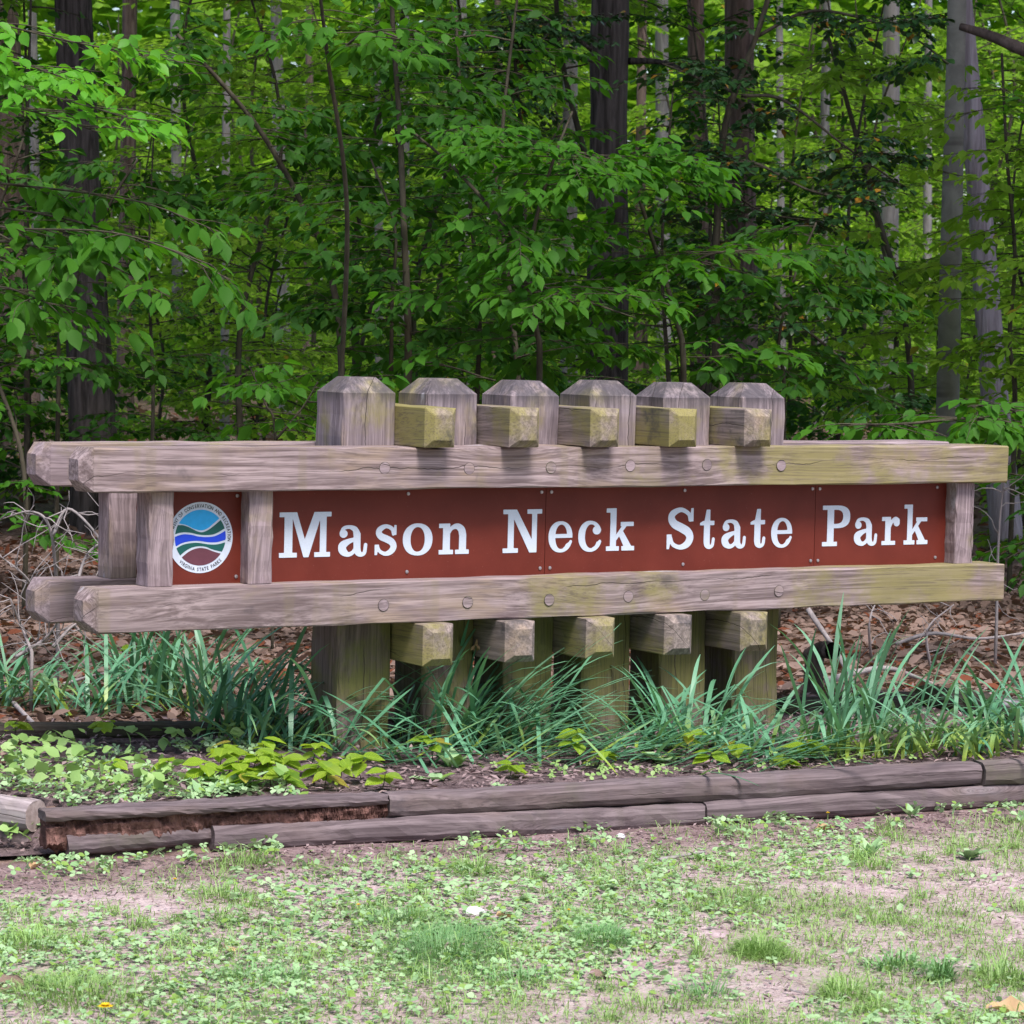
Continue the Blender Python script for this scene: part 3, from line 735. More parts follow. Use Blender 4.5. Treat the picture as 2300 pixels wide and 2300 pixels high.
# the rotten one: grey top shell, crumbling red core, split-off grey slab in front
rt_ = empty('rotten_timber', ep(410, Z1))
tag(rt_, 'rotten split edging timber with crumbling red-brown heart and detached grey slab', 'timber', 'landscape timbers round the bed')
def child_world(o, parent):
    o.location = Vector(o.location) - parent.location; o.parent = parent
child_world(timber('top_shell', ep(88, Z1 + .024), ep(734, Z1 + .024), TW, .030, TIMBER, None, 7, .4, .004), rt_)
def rough_block(name, A, B, w, h, mat, seed, parent, amp=.012, n=110, m_=14):
    A = np.asarray(A, float); B = np.asarray(B, float); d = B - A; L = np.linalg.norm(d); rg = np.random.default_rng(seed)
    t = np.linspace(0, 2 * math.pi, m_, endpoint=False); V = []
    for k in range(n + 1):
        x = (k / n - .5) * L
        rr = 1 + amp / h * (rg.normal(0, .5, m_) + 1.6 * (vnoise(np.full(m_, x * 26.0), t * 2.2, seed) - .5) * 2 + 1.5 * (vnoise(np.full(m_, x * 7.0), t * 4, seed + 3) - .5) * 2)
        ct, st_ = np.cos(t), np.sin(t)
        q = (np.abs(ct) ** 4 + np.abs(st_) ** 4) ** .25
        V += list(zip(np.full(m_, x), ct / q * w / 2 * rr, st_ / q * h / 2 * rr))
    F = [(k * m_ + i, (k + 1) * m_ + i, (k + 1) * m_ + (i + 1) % m_, k * m_ + (i + 1) % m_) for k in range(n) for i in range(m_)] + [tuple(range(m_)), tuple(range((n + 1) * m_ - 1, n * m_ - 1, -1))]
    o = mesh(name, V, F, mat, None)
    ux = unit(d); uy = unit(np.cross([0, 0, 1], ux)); uz = np.cross(ux, uy)
    o.rotation_euler = Matrix(((ux[0], uy[0], uz[0]), (ux[1], uy[1], uz[1]), (ux[2], uy[2], uz[2]))).to_euler(); o.location = (A + B) / 2
    child_world(o, parent); return o
rough_block('rotten_core', ep(92, -.045, .014), ep(600, -.035, .012), .075, .085, ROT, 8, rt_)
rough_block('rotten_core', ep(590, -.035, .010), ep(735, -.02, .004), .085, .05, ROT, 12, rt_, .006)
s0 = gz(128, 1596, -.085); s1 = gz(436, 1566, -.07)
child_world(timber('split_slab', s0 + [0, -.035, .008], s1 + [0, -.05, .006], .05, .062, TIMBER, None, 9, .35, .002, n=20), rt_)
# the side timber ending at the corner
e0 = np.array([E0[0], E0[1], -.018])
BLEACH = wood_mat('bleached_timber_wood', (.46, .395, .42), (.30, .25, .265), (.2, .19, .12), .1, warm=(.36, .29, .28), black=.2, kn=.1)
side_t = timber('landscape_timber', e0, e0 + np.array([-1.25, .8, .02]), .095, .10, BLEACH, 'grey side timber with its sawn end at the rotten corner', 13, .3, .003)
side_t.data.materials.append(simple_mat('sawn_end_grain', (.27, .21, .20), (.40, .325, .315), 60, .9, .1, .5, .003))
for q in side_t.data.polygons:
    if len(q.vertices) > 4: q.material_index = 1
timber('landscape_timber', e0 + np.array([.0, .01, -.085]), e0 + np.array([-1.25, .8, -.085]), .085, .07, SOILT, 'soil-stained timber under the grey side timber with sawn end', 14, .35)
# timbers at the back of the bed
b0 = gz(-120, 1384, .03); b1 = gz(480, 1378, .03)
timber('landscape_timber', b0, b1, .08, .06, TIMBERD, 'dark timber at the back of the bed under the emblem end', 15)
b0 = gz(1478, 1338, .03); b1 = gz(1735, 1322, .03)
timber('landscape_timber', b0, b1, .08, .07, TIMBERD, 'short dark timber behind the bed beside the sign posts', 16)
b0 = gz(1742, 1312, .05); b1 = gz(2080, 1368, .05)
timber('landscape_timber', b0, b1, .09, .085, TIMBERD, 'mossy dark timber slanting forward behind the tall narrow-leaved clumps', 17)

# ---------------------------------------------------------------- leaves
def leaf_template(kind):
    """leaf along +x, blade in xy, z up; returns vertices and triangles"""
    if kind == 'rich':
        xs = [0, .18, .42, .66, .86, 1.0]; hw = [0, .19, .29, .25, .11, 0]
    elif kind == 'round':
        xs = [0, .12, .45, .8, 1.0]; hw = [0, .28, .46, .36, 0]
    elif kind == 'mid':
        xs = [0, .26, .56, .8, 1.0]; hw = [0, .23, .26, .12, 0]
    elif kind == 'far':
        V = np.array([(0, 0, 0), (.5, .29, .05), (1, 0, -.06), (.5, -.29, .05)]); return V, np.array([(0, 2, 1), (0, 3, 2)])
    elif kind == 'trefoil':
        V, F, n = [], [], 0
        for a in (0, 2.0, -2.0):
            c, s = math.cos(a), math.sin(a)
            for x, y, z in ((0, 0, 0), (.25, .2, .03), (.5, .17, 0), (.55, 0, -.03), (.5, -.17, 0), (.25, -.2, .03)):
                V.append((x * c - y * s, x * s + y * c, z))
            F += [(n, n + 3, n + 2), (n, n + 2, n + 1), (n, n + 5, n + 4), (n, n + 4, n + 3)]; n += 6
        return np.array(V), np.array(F)
    n = len(xs); V = []; F = []
    for x in xs: V.append((x, 0, -.16 * x * x))
    for s in (1, -1):
        b = len(V)
        for k in range(1, n - 1): V.append((xs[k] - .02, s * hw[k], -.16 * xs[k] ** 2 + .22 * hw[k]))
        q = lambda k: b + k - 1
        t = [(0, q(1), 1)]
        for k in range(1, n - 2): t += [(k, q(k), q(k + 1)), (k, q(k + 1), k + 1)]
        t.append((n - 2, q(n - 2), n - 1))
        F += [f[::-1] if s > 0 else f for f in t]
    return np.array(V, float), np.array(F)
LT = {k: leaf_template(k) for k in ('rich', 'round', 'mid', 'far', 'trefoil')}
def scatter_leaves(pos, xd, nz, size, kind, wid=1.0):
    """one mesh array from leaf placements (positions, directions, normals, sizes)"""
    V0, F0 = LT[kind]
    pos = np.asarray(pos, float); xd = unit(xd); nz = np.asarray(nz, float)
    yd = unit(np.cross(nz, xd)); zd = np.cross(xd, yd); size = np.asarray(size, float)
    n = len(pos)
    V = pos[:, None] + size[:, None, None] * (V0[None, :, 0:1] * xd[:, None] + wid * V0[None, :, 1:2] * yd[:, None] + V0[None, :, 2:3] * zd[:, None])
    F = F0[None] + (np.arange(n) * len(V0))[:, None, None]
    return V.reshape(-1, 3), F.reshape(-1, 3)

class Leaves:
    def __init__(s): s.p, s.x, s.n, s.s = [], [], [], []
    def add(s, p, x, n, size): s.p.append(p); s.x.append(x); s.n.append(n); s.s.append(size)
    def arr(s, kind, wid=1.0): return scatter_leaves(np.array(s.p), np.array(s.x), np.array(s.n), np.array(s.s), kind, wid)

def spray(rg, org, az, length, leaf, lv, twigs, droop=.25, rise=.1, hang=.35, r=.004, depth=0, step=.55):
    """a flat beech-like spray: a twig with leaves left and right and side twigs in the same plane"""
    n = max(4, int(length / (leaf * step)))
    org = np.asarray(org, float)
    d = np.array([math.cos(az), math.sin(az), rise]); side = np.array([-math.sin(az), math.cos(az), 0])
    P = [org]; dirv = d.copy(); wob = rg.normal(0, .12)
    for k in range(n):
        dirv = dirv + side * rg.normal(wob * .15, .10) + np.array([0, 0, -droop / n * (.6 + .8 * k / n)]) + np.array([0, 0, rg.normal(0, .05)])
        dirv = unit(dirv); P.append(P[-1] + dirv * length / n)
    P = np.array(P)
    twigs.append(tube(P, np.linspace(r, r * .35, len(P)), 4))
    for k in range(1, len(P)):
        f = k / n; t = unit(P[k] - P[k - 1]); sd = unit(np.cross([0, 0, 1], t))
        sg = 1 if k % 2 else -1
        if depth < 2 and f < .85 and rg.random() < (.55 if depth == 0 else .25) and length > leaf * 5:
            a2 = math.atan2(t[1], t[0]) + sg * rg.uniform(.6, 1.0)
            spray(rg, P[k], a2, length * (1 - f * .75) * rg.uniform(.35, .6), leaf, lv, twigs, droop, t[2] - .05, hang, r * .6, depth + 1, step)
        if f > .15 or depth > 0:
            x = t * rg.uniform(.5, .9) + sg * sd * rg.uniform(.6, 1.0) + np.array([0, 0, -hang * rg.uniform(.3, 1.6)])
            nn = np.array([rg.normal(0, .4), rg.normal(0, .4), 1.0])
            lv.add(P[k] + rg.normal(0, .012, 3), x + rg.normal(0, .22, 3), nn, leaf * rg.uniform(.55, 1.2))
    lv.add(P[-1], unit(P[-1] - P[-2]) + np.array([0, 0, -hang * .6]), np.array([rg.normal(0, .2), rg.normal(0, .2), 1]), leaf)

def to_local(V, org): return np.asarray(V) - np.asarray(org)

# ---------------------------------------------------------------- understory saplings (prototypes copied through the wood)
def make_sapling(seed, h, leaf, mat, lkind, label, cat='sapling', density=1.0, spread=1.0, zmin=.35, hang=.3):
    rg = np.random.default_rng(seed)
    root = empty('beech_sapling')
    tag(root, label, cat, 'saplings filling the wood behind the sign')
    P = spline([(0, 0, -.05), (rg.normal(0, .06), rg.normal(0, .06), h * .33), (rg.normal(0, .15), rg.normal(0, .15), h * .66), (rg.normal(0, .25), rg.normal(0, .25), h)], 24)
    V, F = tube(P, np.linspace(.026 * h / 4, .006, 24), 6, .06, seed)
    mesh('trunk', V, F, B_TWIG, root, True)
    lv = Leaves(); tw = []
    n = int(h * 6.5 * density)
    for k in range(n):
        z = zmin + (h - zmin) * (k + rg.random()) / n
        p = P[min(23, int(z / h * 23))]
        ln = spread * rg.uniform(.45, 1.25) * (1.15 - .6 * z / h)
        spray(rg, p, rg.uniform(0, 6.28), ln, leaf, lv, tw, .35, rg.uniform(-.05, .45), hang, .006)
    V, F = merge(tw); mesh('branches', V, F, B_TWIG, root, True)
    V, F = lv.arr(lkind)
    tag(npmesh('foliage', V, F, mat, root), kind='stuff')
    return root
def children(o): return [c for c in bpy.data.objects if c.parent == o]
def copy_tree(root, kids, loc, rz, sc, swap=None):
    r = root.copy(); col.objects.link(r); r.location = loc; r.rotation_euler = (0, 0, rz); r.scale = (sc, sc, sc)
    for c in kids:
        d = c.copy(); col.objects.link(d); d.parent = r
    return r

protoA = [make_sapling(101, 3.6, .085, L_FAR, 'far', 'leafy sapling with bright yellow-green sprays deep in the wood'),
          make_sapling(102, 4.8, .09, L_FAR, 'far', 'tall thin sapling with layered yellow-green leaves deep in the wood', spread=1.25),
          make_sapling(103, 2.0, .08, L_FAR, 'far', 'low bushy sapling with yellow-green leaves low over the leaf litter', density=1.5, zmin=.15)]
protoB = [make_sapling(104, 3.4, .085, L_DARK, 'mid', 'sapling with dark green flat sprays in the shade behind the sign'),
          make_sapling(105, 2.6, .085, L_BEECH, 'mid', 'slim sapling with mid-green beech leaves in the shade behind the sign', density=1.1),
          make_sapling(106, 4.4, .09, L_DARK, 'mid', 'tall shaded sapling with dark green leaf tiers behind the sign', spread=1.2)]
def in_view(y, margin): return (rng.uniform(-.17 - margin, .17 + margin)) * y
used = {}
def place(proto, x, y, sc):
    kids = PK[proto.name]
    z = float(ground_h(np.array([x]), np.array([y]))[0]) - .02
    if proto.name not in used:
        used[proto.name] = 1; proto.location = (x, y, z); proto.rotation_euler = (0, 0, rng.uniform(0, 6.28)); proto.scale = (sc, sc, sc)
    else: copy_tree(proto, kids, (x, y, z), rng.uniform(0, 6.28), sc)
PK = {p.name: children(p) for p in protoA + protoB}
# mid wood, shaded
for k in range(13):
    y = rng.uniform(14.5, 22); x = in_view(y, .10)
    if -.02 < x / y < .17 and y < 15.5 and k % 3: y += 4; x = x * y / (y - 4)
    place(protoB[k % 3], x, y, rng.uniform(.75, 1.15))
# bright wood beyond
for k in range(120):
    y = 20 + 44 * ((k + rng.random()) / 120) ** 1.1; x = in_view(y, .07)
    place(protoA[k % 3], x, y, rng.uniform(.8, 1.5) * (1 + max(0, y - 35) / 60))

# ---------------------------------------------------------------- large trees
def crown_mesh(seed, R0, H, n, size):
    rg = np.random.default_rng(seed)
    cl = rg.normal(0, 1, (46, 3)); cl = cl / np.linalg.norm(cl, axis=1, keepdims=True) * (rg.random((46, 1)) ** .4)
    cl *= np.array([R0, R0, H / 2])
    c = cl[rg.integers(0, 46, n)] + rg.normal(0, .5, (n, 3)) * np.array([1, 1, .45])
    az = rg.uniform(0, 6.28, n)
    xd = np.stack([np.cos(az), np.sin(az), rg.normal(-.2, .3, n)], 1); nn = np.stack([rg.normal(0, .35, n), rg.normal(0, .35, n), np.ones(n)], 1)
    V, F = scatter_leaves(c, xd, nn, size * rg.uniform(.7, 1.3, n), 'far')
    return V, F
CR = []
for s in range(3):
    V, F = crown_mesh(200 + s, 2.8, 5.5, 8500, .23)  # dense crowns above the view, leaf count raised to shade the wood's edge
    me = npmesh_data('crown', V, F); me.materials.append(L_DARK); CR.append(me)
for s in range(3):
    V, F = crown_mesh(210 + s, 2.6, 5.0, 800, .22)  # thinned crowns that let light through to the far wood
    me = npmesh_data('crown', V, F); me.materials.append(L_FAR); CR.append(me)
def tree(name, label, pts, rad, bark, group, crown=True, crown_z=9.5, sides=14, limbs=(), cs=1.0, extra=None, wob=.05, seed=0, flare=1.35, top=12.0, sparse=False):
    """pts: world points up the visible trunk; the trunk is carried on upwards to its crown"""
    P = np.array(pts, float); b = P[0]; d = unit(P[-1] - P[-2])
    gzb = float(ground_h(np.array([b[0]]), np.array([b[1]]))[0]) - .1
    if top and P[-1][2] < top: P = np.vstack([P, P[-1] + d * (top - P[-1][2]) * .5 + [0, 0, 0], [P[-1][0] + d[0] * 2, P[-1][1], top]])
    Q = spline(P, 34)
    root = empty(name, (b[0], b[1], gzb)); tag(root, label, 'tree', group)
    f = np.linspace(0, 1, 34); r = rad * (1 - .45 * f) * (1 + (flare - 1) * np.exp(-(Q[:, 2] - Q[0, 2]) / .35))
    V, F = tube(Q, r, sides, wob, seed)
    mesh('trunk', to_local(V, root.location), F, bark, root, True)
    for lp, lr in limbs:
        V, F = tube(spline(lp, 14), np.linspace(lr, lr * .45, 14), 7, .06, seed + 3)
        mesh('limb', to_local(V, root.location), F, bark, root, True)
    if crown:
        o = link_mesh('crown', CR[seed % 3 + (3 if sparse else 0)], None, root); o.location = Vector(Q[-1]) - root.location + Vector((0, 0, crown_z - top)); o.scale = (cs, cs, cs); o.rotation_euler = (0, 0, seed * 1.7)
        tag(o, kind='stuff')
    return root
def trunk_pts(Y, *pp): return [at(x, y, Y) for x, y in pp]
def gfoot(px, py_far, Y):
    p = at(px, 900, Y); p[2] = -.1; return p
OAKG = 'big trunks standing in the wood'
def trunk(name, label, Y, xt, xb, wpx, bark, yt=-20, yb=760, **kw):
    """trunk through picture columns xt (at the top of the view) and xb (lower down), wpx wide"""
    pt = at(xt, yt, Y); pb = at(xb, yb, Y)
    foot = pb + (pb - pt) / (pb[2] - pt[2]) * (-.12 - pb[2]); foot[2] = -.12
    return tree(name, label, [foot, pb, (pb + pt) / 2, pt], wpx / 2 * K / FPX * Y * 1.10, bark, OAKG, **kw)
c22 = lambda x, y: at(x, y, 21.5)
t = trunk('oak_tree', 'dark furrowed oak trunk wrapped in beech sprays behind the emblem end of the sign', 20, 136, 172, 86, B_OAK, seed=1, cs=1.3, wob=.06)
t = trunk('oak_tree', 'dark straight oak trunk with a swollen collar rising behind the middle posts', 21.5, 1152, 1143, 82, B_OAK, seed=2, cs=1.3,
          limbs=((([at(1130, 100, 21.5), at(1060, 55, 21.3), at(985, 35, 21.0)]), .028), ([at(1185, 115, 21.5), at(1250, 118, 21.3), at(1330, 150, 21)], .026), ([at(1170, 120, 21.5), at(1080, 110, 21.0)], .02)))
# the collar is a swelling of the same trunk
tr_ = [c for c in children(t) if c.name.startswith('trunk')][0]
zc_ = at(1150, 90, 21.5)[2] - t.location.z
for v in tr_.data.vertices:
    q = math.exp(-((v.co.z - zc_) / .22) ** 2)
    cx_ = at(1150, 90, 21.5)[0] - t.location.x
    if q > .02: v.co.x = cx_ + (v.co.x - cx_) * (1 + .14 * q); v.co.y *= 1 + .14 * q
trunk('pine_tree', 'reddish brown trunk standing just right of the arching holly stem', 27, 1395, 1398, 66, B_BROWN, seed=3, sparse=True)
trunk('pine_tree', 'slimmer brown trunk half hidden left of the reddish brown one', 29, 1312, 1322, 40, B_BROWN, seed=4, sparse=True)
trunk('pine_tree', 'pale brown trunk at the bushy end behind the bare twigs', 33, 2, 38, 74, B_BROWN, seed=5, sparse=True)
tb = trunk('beech_tree', 'smooth pale grey beech trunk with dark rings behind the plain end of the sign', 18, 1806, 1788, 44, B_BEECH, seed=6, sides=18, wob=.02, flare=1.2, cs=.9, sparse=True)
lb = [at(2120, 150, 16.2), at(1960, 104, 16.6), at(1870, 68, 16.9), at(1812, 50, 17.0)]
fx = at(2130, 150, 16.2)
tree('forest_tree', 'dark tree beyond the plain end of the sign with a long broken branch', [(fx[0] + .1, 16.2, -.1), (fx[0] + .05, 16.2, 1.2), (fx[0], 16.2, 3.0)], .14, B_ROT, OAKG, seed=8, sides=10, sparse=True, limbs=((lb, .048),))
sn = trunk('dead_tree', 'bleached leaning dead trunk with a woodpecker hole beside the smooth pale beech', 20, 1815, 1878, 58, B_SNAG, seed=7, crown=False, top=None, flare=1.1)
# hole in the snag: near-black plug, its inner shade put into the colour
hp = at(1850, 447, 19.88)
V, F = tube([hp + [0, .0, 0], hp + [0, .10, 0]], [.034, .03], 12); hol = mesh('hollow', to_local(V, sn.location), F, NT('hole_shade_black').fin((.008, .006, .006), .95, .05), sn)
far = [(713, 716, 17, 34, B_GREY), (763, 760, 24, 36, B_GREY), (1077, 1073, 32, 31, B_GREY), (1682, 1676, 38, 33, B_GREY), (245, 236, 34, 36, B_BROWN), (428, 424, 17, 30, B_GREY), (1212, 1204, 22, 40, B_BROWN),
       (1248, 1252, 30, 44, B_GREY), (520, 540, 26, 42, B_GREY), (60, 74, 20, 40, B_GREY), (585, 578, 18, 46, B_BROWN), (870, 880, 24, 48, B_GREY), (940, 930, 16, 40, B_BROWN), (1560, 1548, 20, 46, B_GREY), (1752, 1748, 18, 44, B_GREY), (330, 336, 22, 50, B_GREY), (1470, 1476, 16, 42, B_GREY), (-120, -100, 60, 30, B_BROWN), (2060, 2050, 60, 30, B_OAK), (-300, -290, 60, 26, B_GREY), (2300, 2290, 60, 34, B_GREY)]
for k, (xt, xb, wpx, Y, bk) in enumerate(far):
    trunk('forest_tree', {'grey_bark': 'slender grey trunk deep in the wood', 'brown_bark': 'slender brown trunk deep in the wood', 'dark_oak_bark': 'thick dark trunk beyond the plain end of the sign'}[bk.name], Y, xt, xb, wpx, bk, seed=10 + k, sides=10, cs=1.25, crown_z=10 + (k % 4), sparse=True)

# unseen trees beside and behind the view, added so their crowns cut the light
for k, (x, y, r_) in enumerate([(-4.6, 15.5, .16), (-6.8, 18.5, .2), (4.6, 15.2, .15), (6.6, 18.0, .2), (-3.9, 20.0, .14), (4.5, 21.0, .13), (-8.5, 14.0, .2), (8.6, 14.5, .2), (-9.5, 22, .2), (9.8, 23, .2)]):
    tree('forest_tree', 'tall trunk at the edge of the wood beside the sign', [(x, y, -.1), (x + .1, y, 3), (x - .05, y + .1, 6)], r_, B_OAK if k % 2 else B_GREY, OAKG, seed=40 + k, sides=10, cs=1.35, crown_z=9.5 + k % 3)
for k, x in enumerate((-15, -9.5, -4, 2, 7.5, 13)):
    tree('forest_tree', 'tall trunk across the lane from the sign', [(x, -11 - (k % 2) * 2, -.1), (x + .1, -11 - (k % 2) * 2, 3), (x, -11 - (k % 2) * 2, 6)], .18, B_OAK, OAKG, seed=60 + k, sides=10, cs=1.7, crown_z=8)

# far edge of the wood: too distant to tell trees apart
rg = np.random.default_rng(77); n = 150000
ys = rg.uniform(58, 92, n); xs = rg.uniform(-.30, .30, n) * ys; zs = rg.uniform(0, 1, n) ** .9 * 17
keep = fbm(xs * .22, zs * .28 + ys * .05, 31) > .12
xs, ys, zs = xs[keep], ys[keep], zs[keep]; n = len(xs)
az = rg.uniform(0, 6.28, n)
V, F = scatter_leaves(np.stack([xs, ys, zs], 1), np.stack([np.cos(az), np.sin(az), rg.normal(-.2, .3, n)], 1), np.stack([rg.normal(0, .5, n), rg.normal(-.3, .5, n), np.ones(n)], 1), .42 * rg.uniform(.6, 1.4, n), 'far', 1.3)
tag(npmesh('far_woodland', V, F, L_FAR), 'far yellow-green wood closing the view between the trunks', 'woodland', kind='stuff')

# ---------------------------------------------------------------- near understory, built singly
def own_tree(name, label, cat, stem_paths, bark, sprays, leafmat, lkind, leaf, seed, hang=.35, single=0, wid=1.0, droop=.3):
    """stem_paths: [(points, r0, r1)]; sprays: [(start, azimuth, length, rise)]; `single` leaves become parts of their own"""
    rg = np.random.default_rng(seed)
    base = np.array(stem_paths[0][0][0], float)
    root = empty(name, base); tag(root, label, cat)
    for k, (pp, ra, rb) in enumerate(stem_paths):
        n = 6 * len(pp); V, F = tube(spline(pp, n), np.linspace(ra, rb, n), 7, .05, seed + k)
        mesh('trunk' if k == 0 else 'limb', to_local(V, base), F, bark, root, True)
    lv = Leaves(); tw = []
    for (p, az, ln, rise) in sprays:
        spray(rg, p, az, ln, leaf, lv, tw, droop, rise, hang, .0028)
    if tw:
        V, F = merge(tw); tag(mesh('twigs', to_local(V, base), F, bark, root, True), kind='stuff')
    if lv.p:
        P = np.array(lv.p); idx = np.arange(len(P))
        if single:
            order = np.argsort(np.abs(P[:, 0] / P[:, 1]) + .002 * rg.random(len(P)))   # those inside the view first
            one = order[:single]; rest = order[single:]
            tmpl = npmesh_data('leaf', *LT['rich']); tmpl.materials.append(leafmat)
            for k in one:
                o = bpy.data.objects.new('leaf', tmpl); col.objects.link(o); o.parent = root
                x = unit(lv.x[k]); y = unit(np.cross(lv.n[k], x)); z = np.cross(x, y); s = lv.s[k]
                M = Matrix(((x[0], y[0] * wid, z[0], 0), (x[1], y[1] * wid, z[1], 0), (x[2], y[2] * wid, z[2], 0), (0, 0, 0, 1))) @ Matrix.Scale(s, 4)
                M.translation = Vector(P[k] - base); o.matrix_local = M
        else: rest = idx
        if len(rest):
            V, F = scatter_leaves(P[rest] - base, np.array(lv.x)[rest], np.array(lv.n)[rest], np.array(lv.s)[rest], lkind, wid)
            tag(npmesh('foliage', V, F, leafmat, root), kind='stuff')
    return root
def along(P, n, rg, t0=.15, t1=1.0):
    Q = spline(P, 60); return [Q[int(59 * t)] for t in rg.uniform(t0, t1, n)]
rg = np.random.default_rng(5)
# beech standing outside the view on the emblem side, reaching in with a bright upper bough and drooping lower boughs
trk = [np.array([-2.62, 12.6, -.05]), np.array([-2.6, 12.6, 1.5]), np.array([-2.5, 12.7, 3.6])]
bs = [[np.array([-2.5, 12.6, 2.6]), at(-90, 120, 12.2), at(60, 170, 11.8), at(250, 225, 11.5)],
      [np.array([-2.5, 12.6, 2.8]), at(-80, 20, 12.2), at(120, 75, 11.9), at(400, 128, 11.8)],
      [np.array([-2.5, 12.6, 2.5]), at(-80, 190, 12.0), at(40, 205, 11.7), at(190, 250, 11.4)],
      [np.array([-2.5, 12.6, 2.7]), at(-90, 95, 12.0), at(40, 120, 11.7), at(170, 165, 11.6)]]
sp = []
for b in bs:
    for p in along(b, 14, rg, .32): sp.append((p, rg.uniform(-1.5, 1.2), rg.uniform(.16, .42), rg.uniform(-.1, .08)))
own_tree('beech_tree', 'beech bough with bright green leaves reaching across the dark oak trunk', 'tree', [(trk, .045, .015)] + [(b, .006, .002) for b in bs], B_TWIG, sp, L_BRIGHT, 'rich', .078, 301, hang=.42, single=285, droop=.2)
trk = [np.array([-2.35, 12.1, -.05]), np.array([-2.4, 12.15, 1.0]), np.array([-2.45, 12.2, 2.6])]
bs = [[np.array([-2.4, 12.15, 1.75]), at(0, 455, 11.9), at(180, 490, 11.6), at(320, 560, 11.3)],
      [np.array([-2.4, 12.15, 1.9]), at(60, 400, 11.9), at(290, 460, 11.6), at(440, 530, 11.4)],
      [np.array([-2.4, 12.15, 1.45]), at(-20, 540, 11.8), at(100, 575, 11.5)],
      [np.array([-2.4, 12.15, 1.85]), at(20, 430, 11.7), at(220, 440, 11.3), at(400, 500, 11.0)],
      [np.array([-2.4, 12.15, 2.0]), at(40, 350, 12.1), at(260, 380, 11.9), at(420, 440, 11.8)]]
sp = []
for b in bs:
    for p in along(b, 11, rg, .3): sp.append((p, rg.uniform(-1.9, .9), rg.uniform(.14, .38), rg.uniform(-.25, .05)))
own_tree('beech_tree', 'beech with drooping mid-green pointed leaves low over the emblem end of the sign', 'tree', [(trk, .035, .012)] + [(b, .006, .002) for b in bs], B_TWIG, sp, L_BEECH, 'rich', .10, 302, hang=.6, single=285, droop=.4)
# saplings right behind the sign with their own stems
def near_sapling(label, Y, stems, seed, nsp, mat, leaf=.085, ln=(.3, .75), hang=.4, single=120, rise=.05, t0=.2, cat='sapling', lk='mid', name='beech_sapling', wid=1.0, bark=None):
    rg = np.random.default_rng(seed)
    paths = []
    for k, (pp, ra, rb) in enumerate(stems):
        q = [at(x, y, Y + dy) for x, y, dy in pp]
        if k == 0: f = q[0].copy(); f[2] = -.06; q = [f] + q
        paths.append((q, ra, rb))
    sp = []
    tot = sum(len(p[0]) for p in paths)
    for (q, ra, rb) in paths:
        for p in along(q, max(2, int(nsp * len(q) / tot)), rg, t0 if q is paths[0][0] else .1):
            sp.append((p, rg.uniform(0, 6.28), rg.uniform(*ln), rise + rg.uniform(-.1, .15)))
    return own_tree(name, label, cat, paths, bark or B_TWIG, sp, mat, lk, leaf, seed, hang, single, wid)
near_sapling('sapling with a straight thin double stem rising behind the first two posts', 14.5, [([(770, 720, 0), (768, 560, 0), (762, 420, 0), (755, 250, .1), (742, 60, .1), (738, -60, .1)], .022, .010), ([(738, 700, 0), (740, 560, 0), (745, 430, 0), (700, 300, .3)], .011, .005)], 311, 46, L_DARK)
near_sapling('sapling whose dark stem forks into a wide Y behind the third post', 13.8, [([(1018, 715, 0), (1012, 620, 0), (985, 500, 0), (955, 430, 0), (860, 320, .2), (780, 250, .3)], .017, .006), ([(992, 520, 0), (1010, 420, 0), (1045, 300, -.1), (1080, 210, -.1)], .012, .005), ([(990, 530, 0), (1080, 560, -.2), (1200, 600, -.4)], .008, .003)], 312, 44, L_BEECH)
near_sapling('sapling with a long stem slanting down from the bright bough towards the posts', 15.2, [([(645, 720, 0), (625, 520, 0), (575, 395, 0), (500, 260, 0), (430, 170, 0), (330, 60, 0)], .020, .010)], 313, 34, L_DARK)
near_sapling('sapling behind the right-hand rail end with broad drooping green leaves over the rail', 12.9, [([(2010, 900, .6), (1960, 820, .4), (1850, 790, .2), (1700, 800, 0), (1580, 800, 0)], .014, .004), ([(1960, 820, .4), (1900, 770, .2), (1800, 770, 0)], .008, .003)], 314, 40, L_BEECH, hang=.55, ln=(.2, .5), single=150, rise=.0)
near_sapling('low sapling with drooping leaves between the emblem end and the first post', 13.2, [([(520, 840, 0), (500, 760, 0), (470, 690, 0)], .008, .003), ([(520, 830, 0), (570, 770, 0), (600, 720, 0)], .006, .003)], 315, 18, L_BEECH, hang=.6, ln=(.2, .45), single=90)
near_sapling('thin sapling with wide flat tiers of leaves behind the last posts', 14.2, [([(1290, 720, 0), (1275, 600, 0), (1240, 480, 0), (1205, 370, 0), (1180, 280, 0)], .017, .007), ([(1275, 520, 0), (1340, 480, 0), (1440, 470, 0)], .008, .003), ([(1200, 330, 0), (1100, 290, -.2), (1000, 280, -.4)], .008, .003)], 316, 46, L_BEECH, hang=.25)
near_sapling('twiggy sapling leaning over the litter behind the last post', 14.8, [([(1480, 760, 0), (1470, 640, 0), (1500, 520, 0), (1540, 420, 0)], .012, .005)], 317, 26, L_DARK, hang=.3)
near_sapling('sapling with bright yellow-green tiers hiding the foot of the dead trunk', 17.0, [([(1915, 760, 0), (1905, 640, 0), (1915, 480, 0), (1900, 300, 0), (1890, 100, 0)], .016, .008)], 318, 46, L_FAR, hang=.3, ln=(.35, .85))
near_sapling('sapling with fresh light green leaves between the smooth beech and the holly', 19.0, [([(1720, 760, 0), (1700, 560, 0), (1660, 420, 0), (1600, 200, 0), (1560, 60, 0)], .024, .012)], 319, 44, L_FAR, hang=.3, ln=(.4, .9))
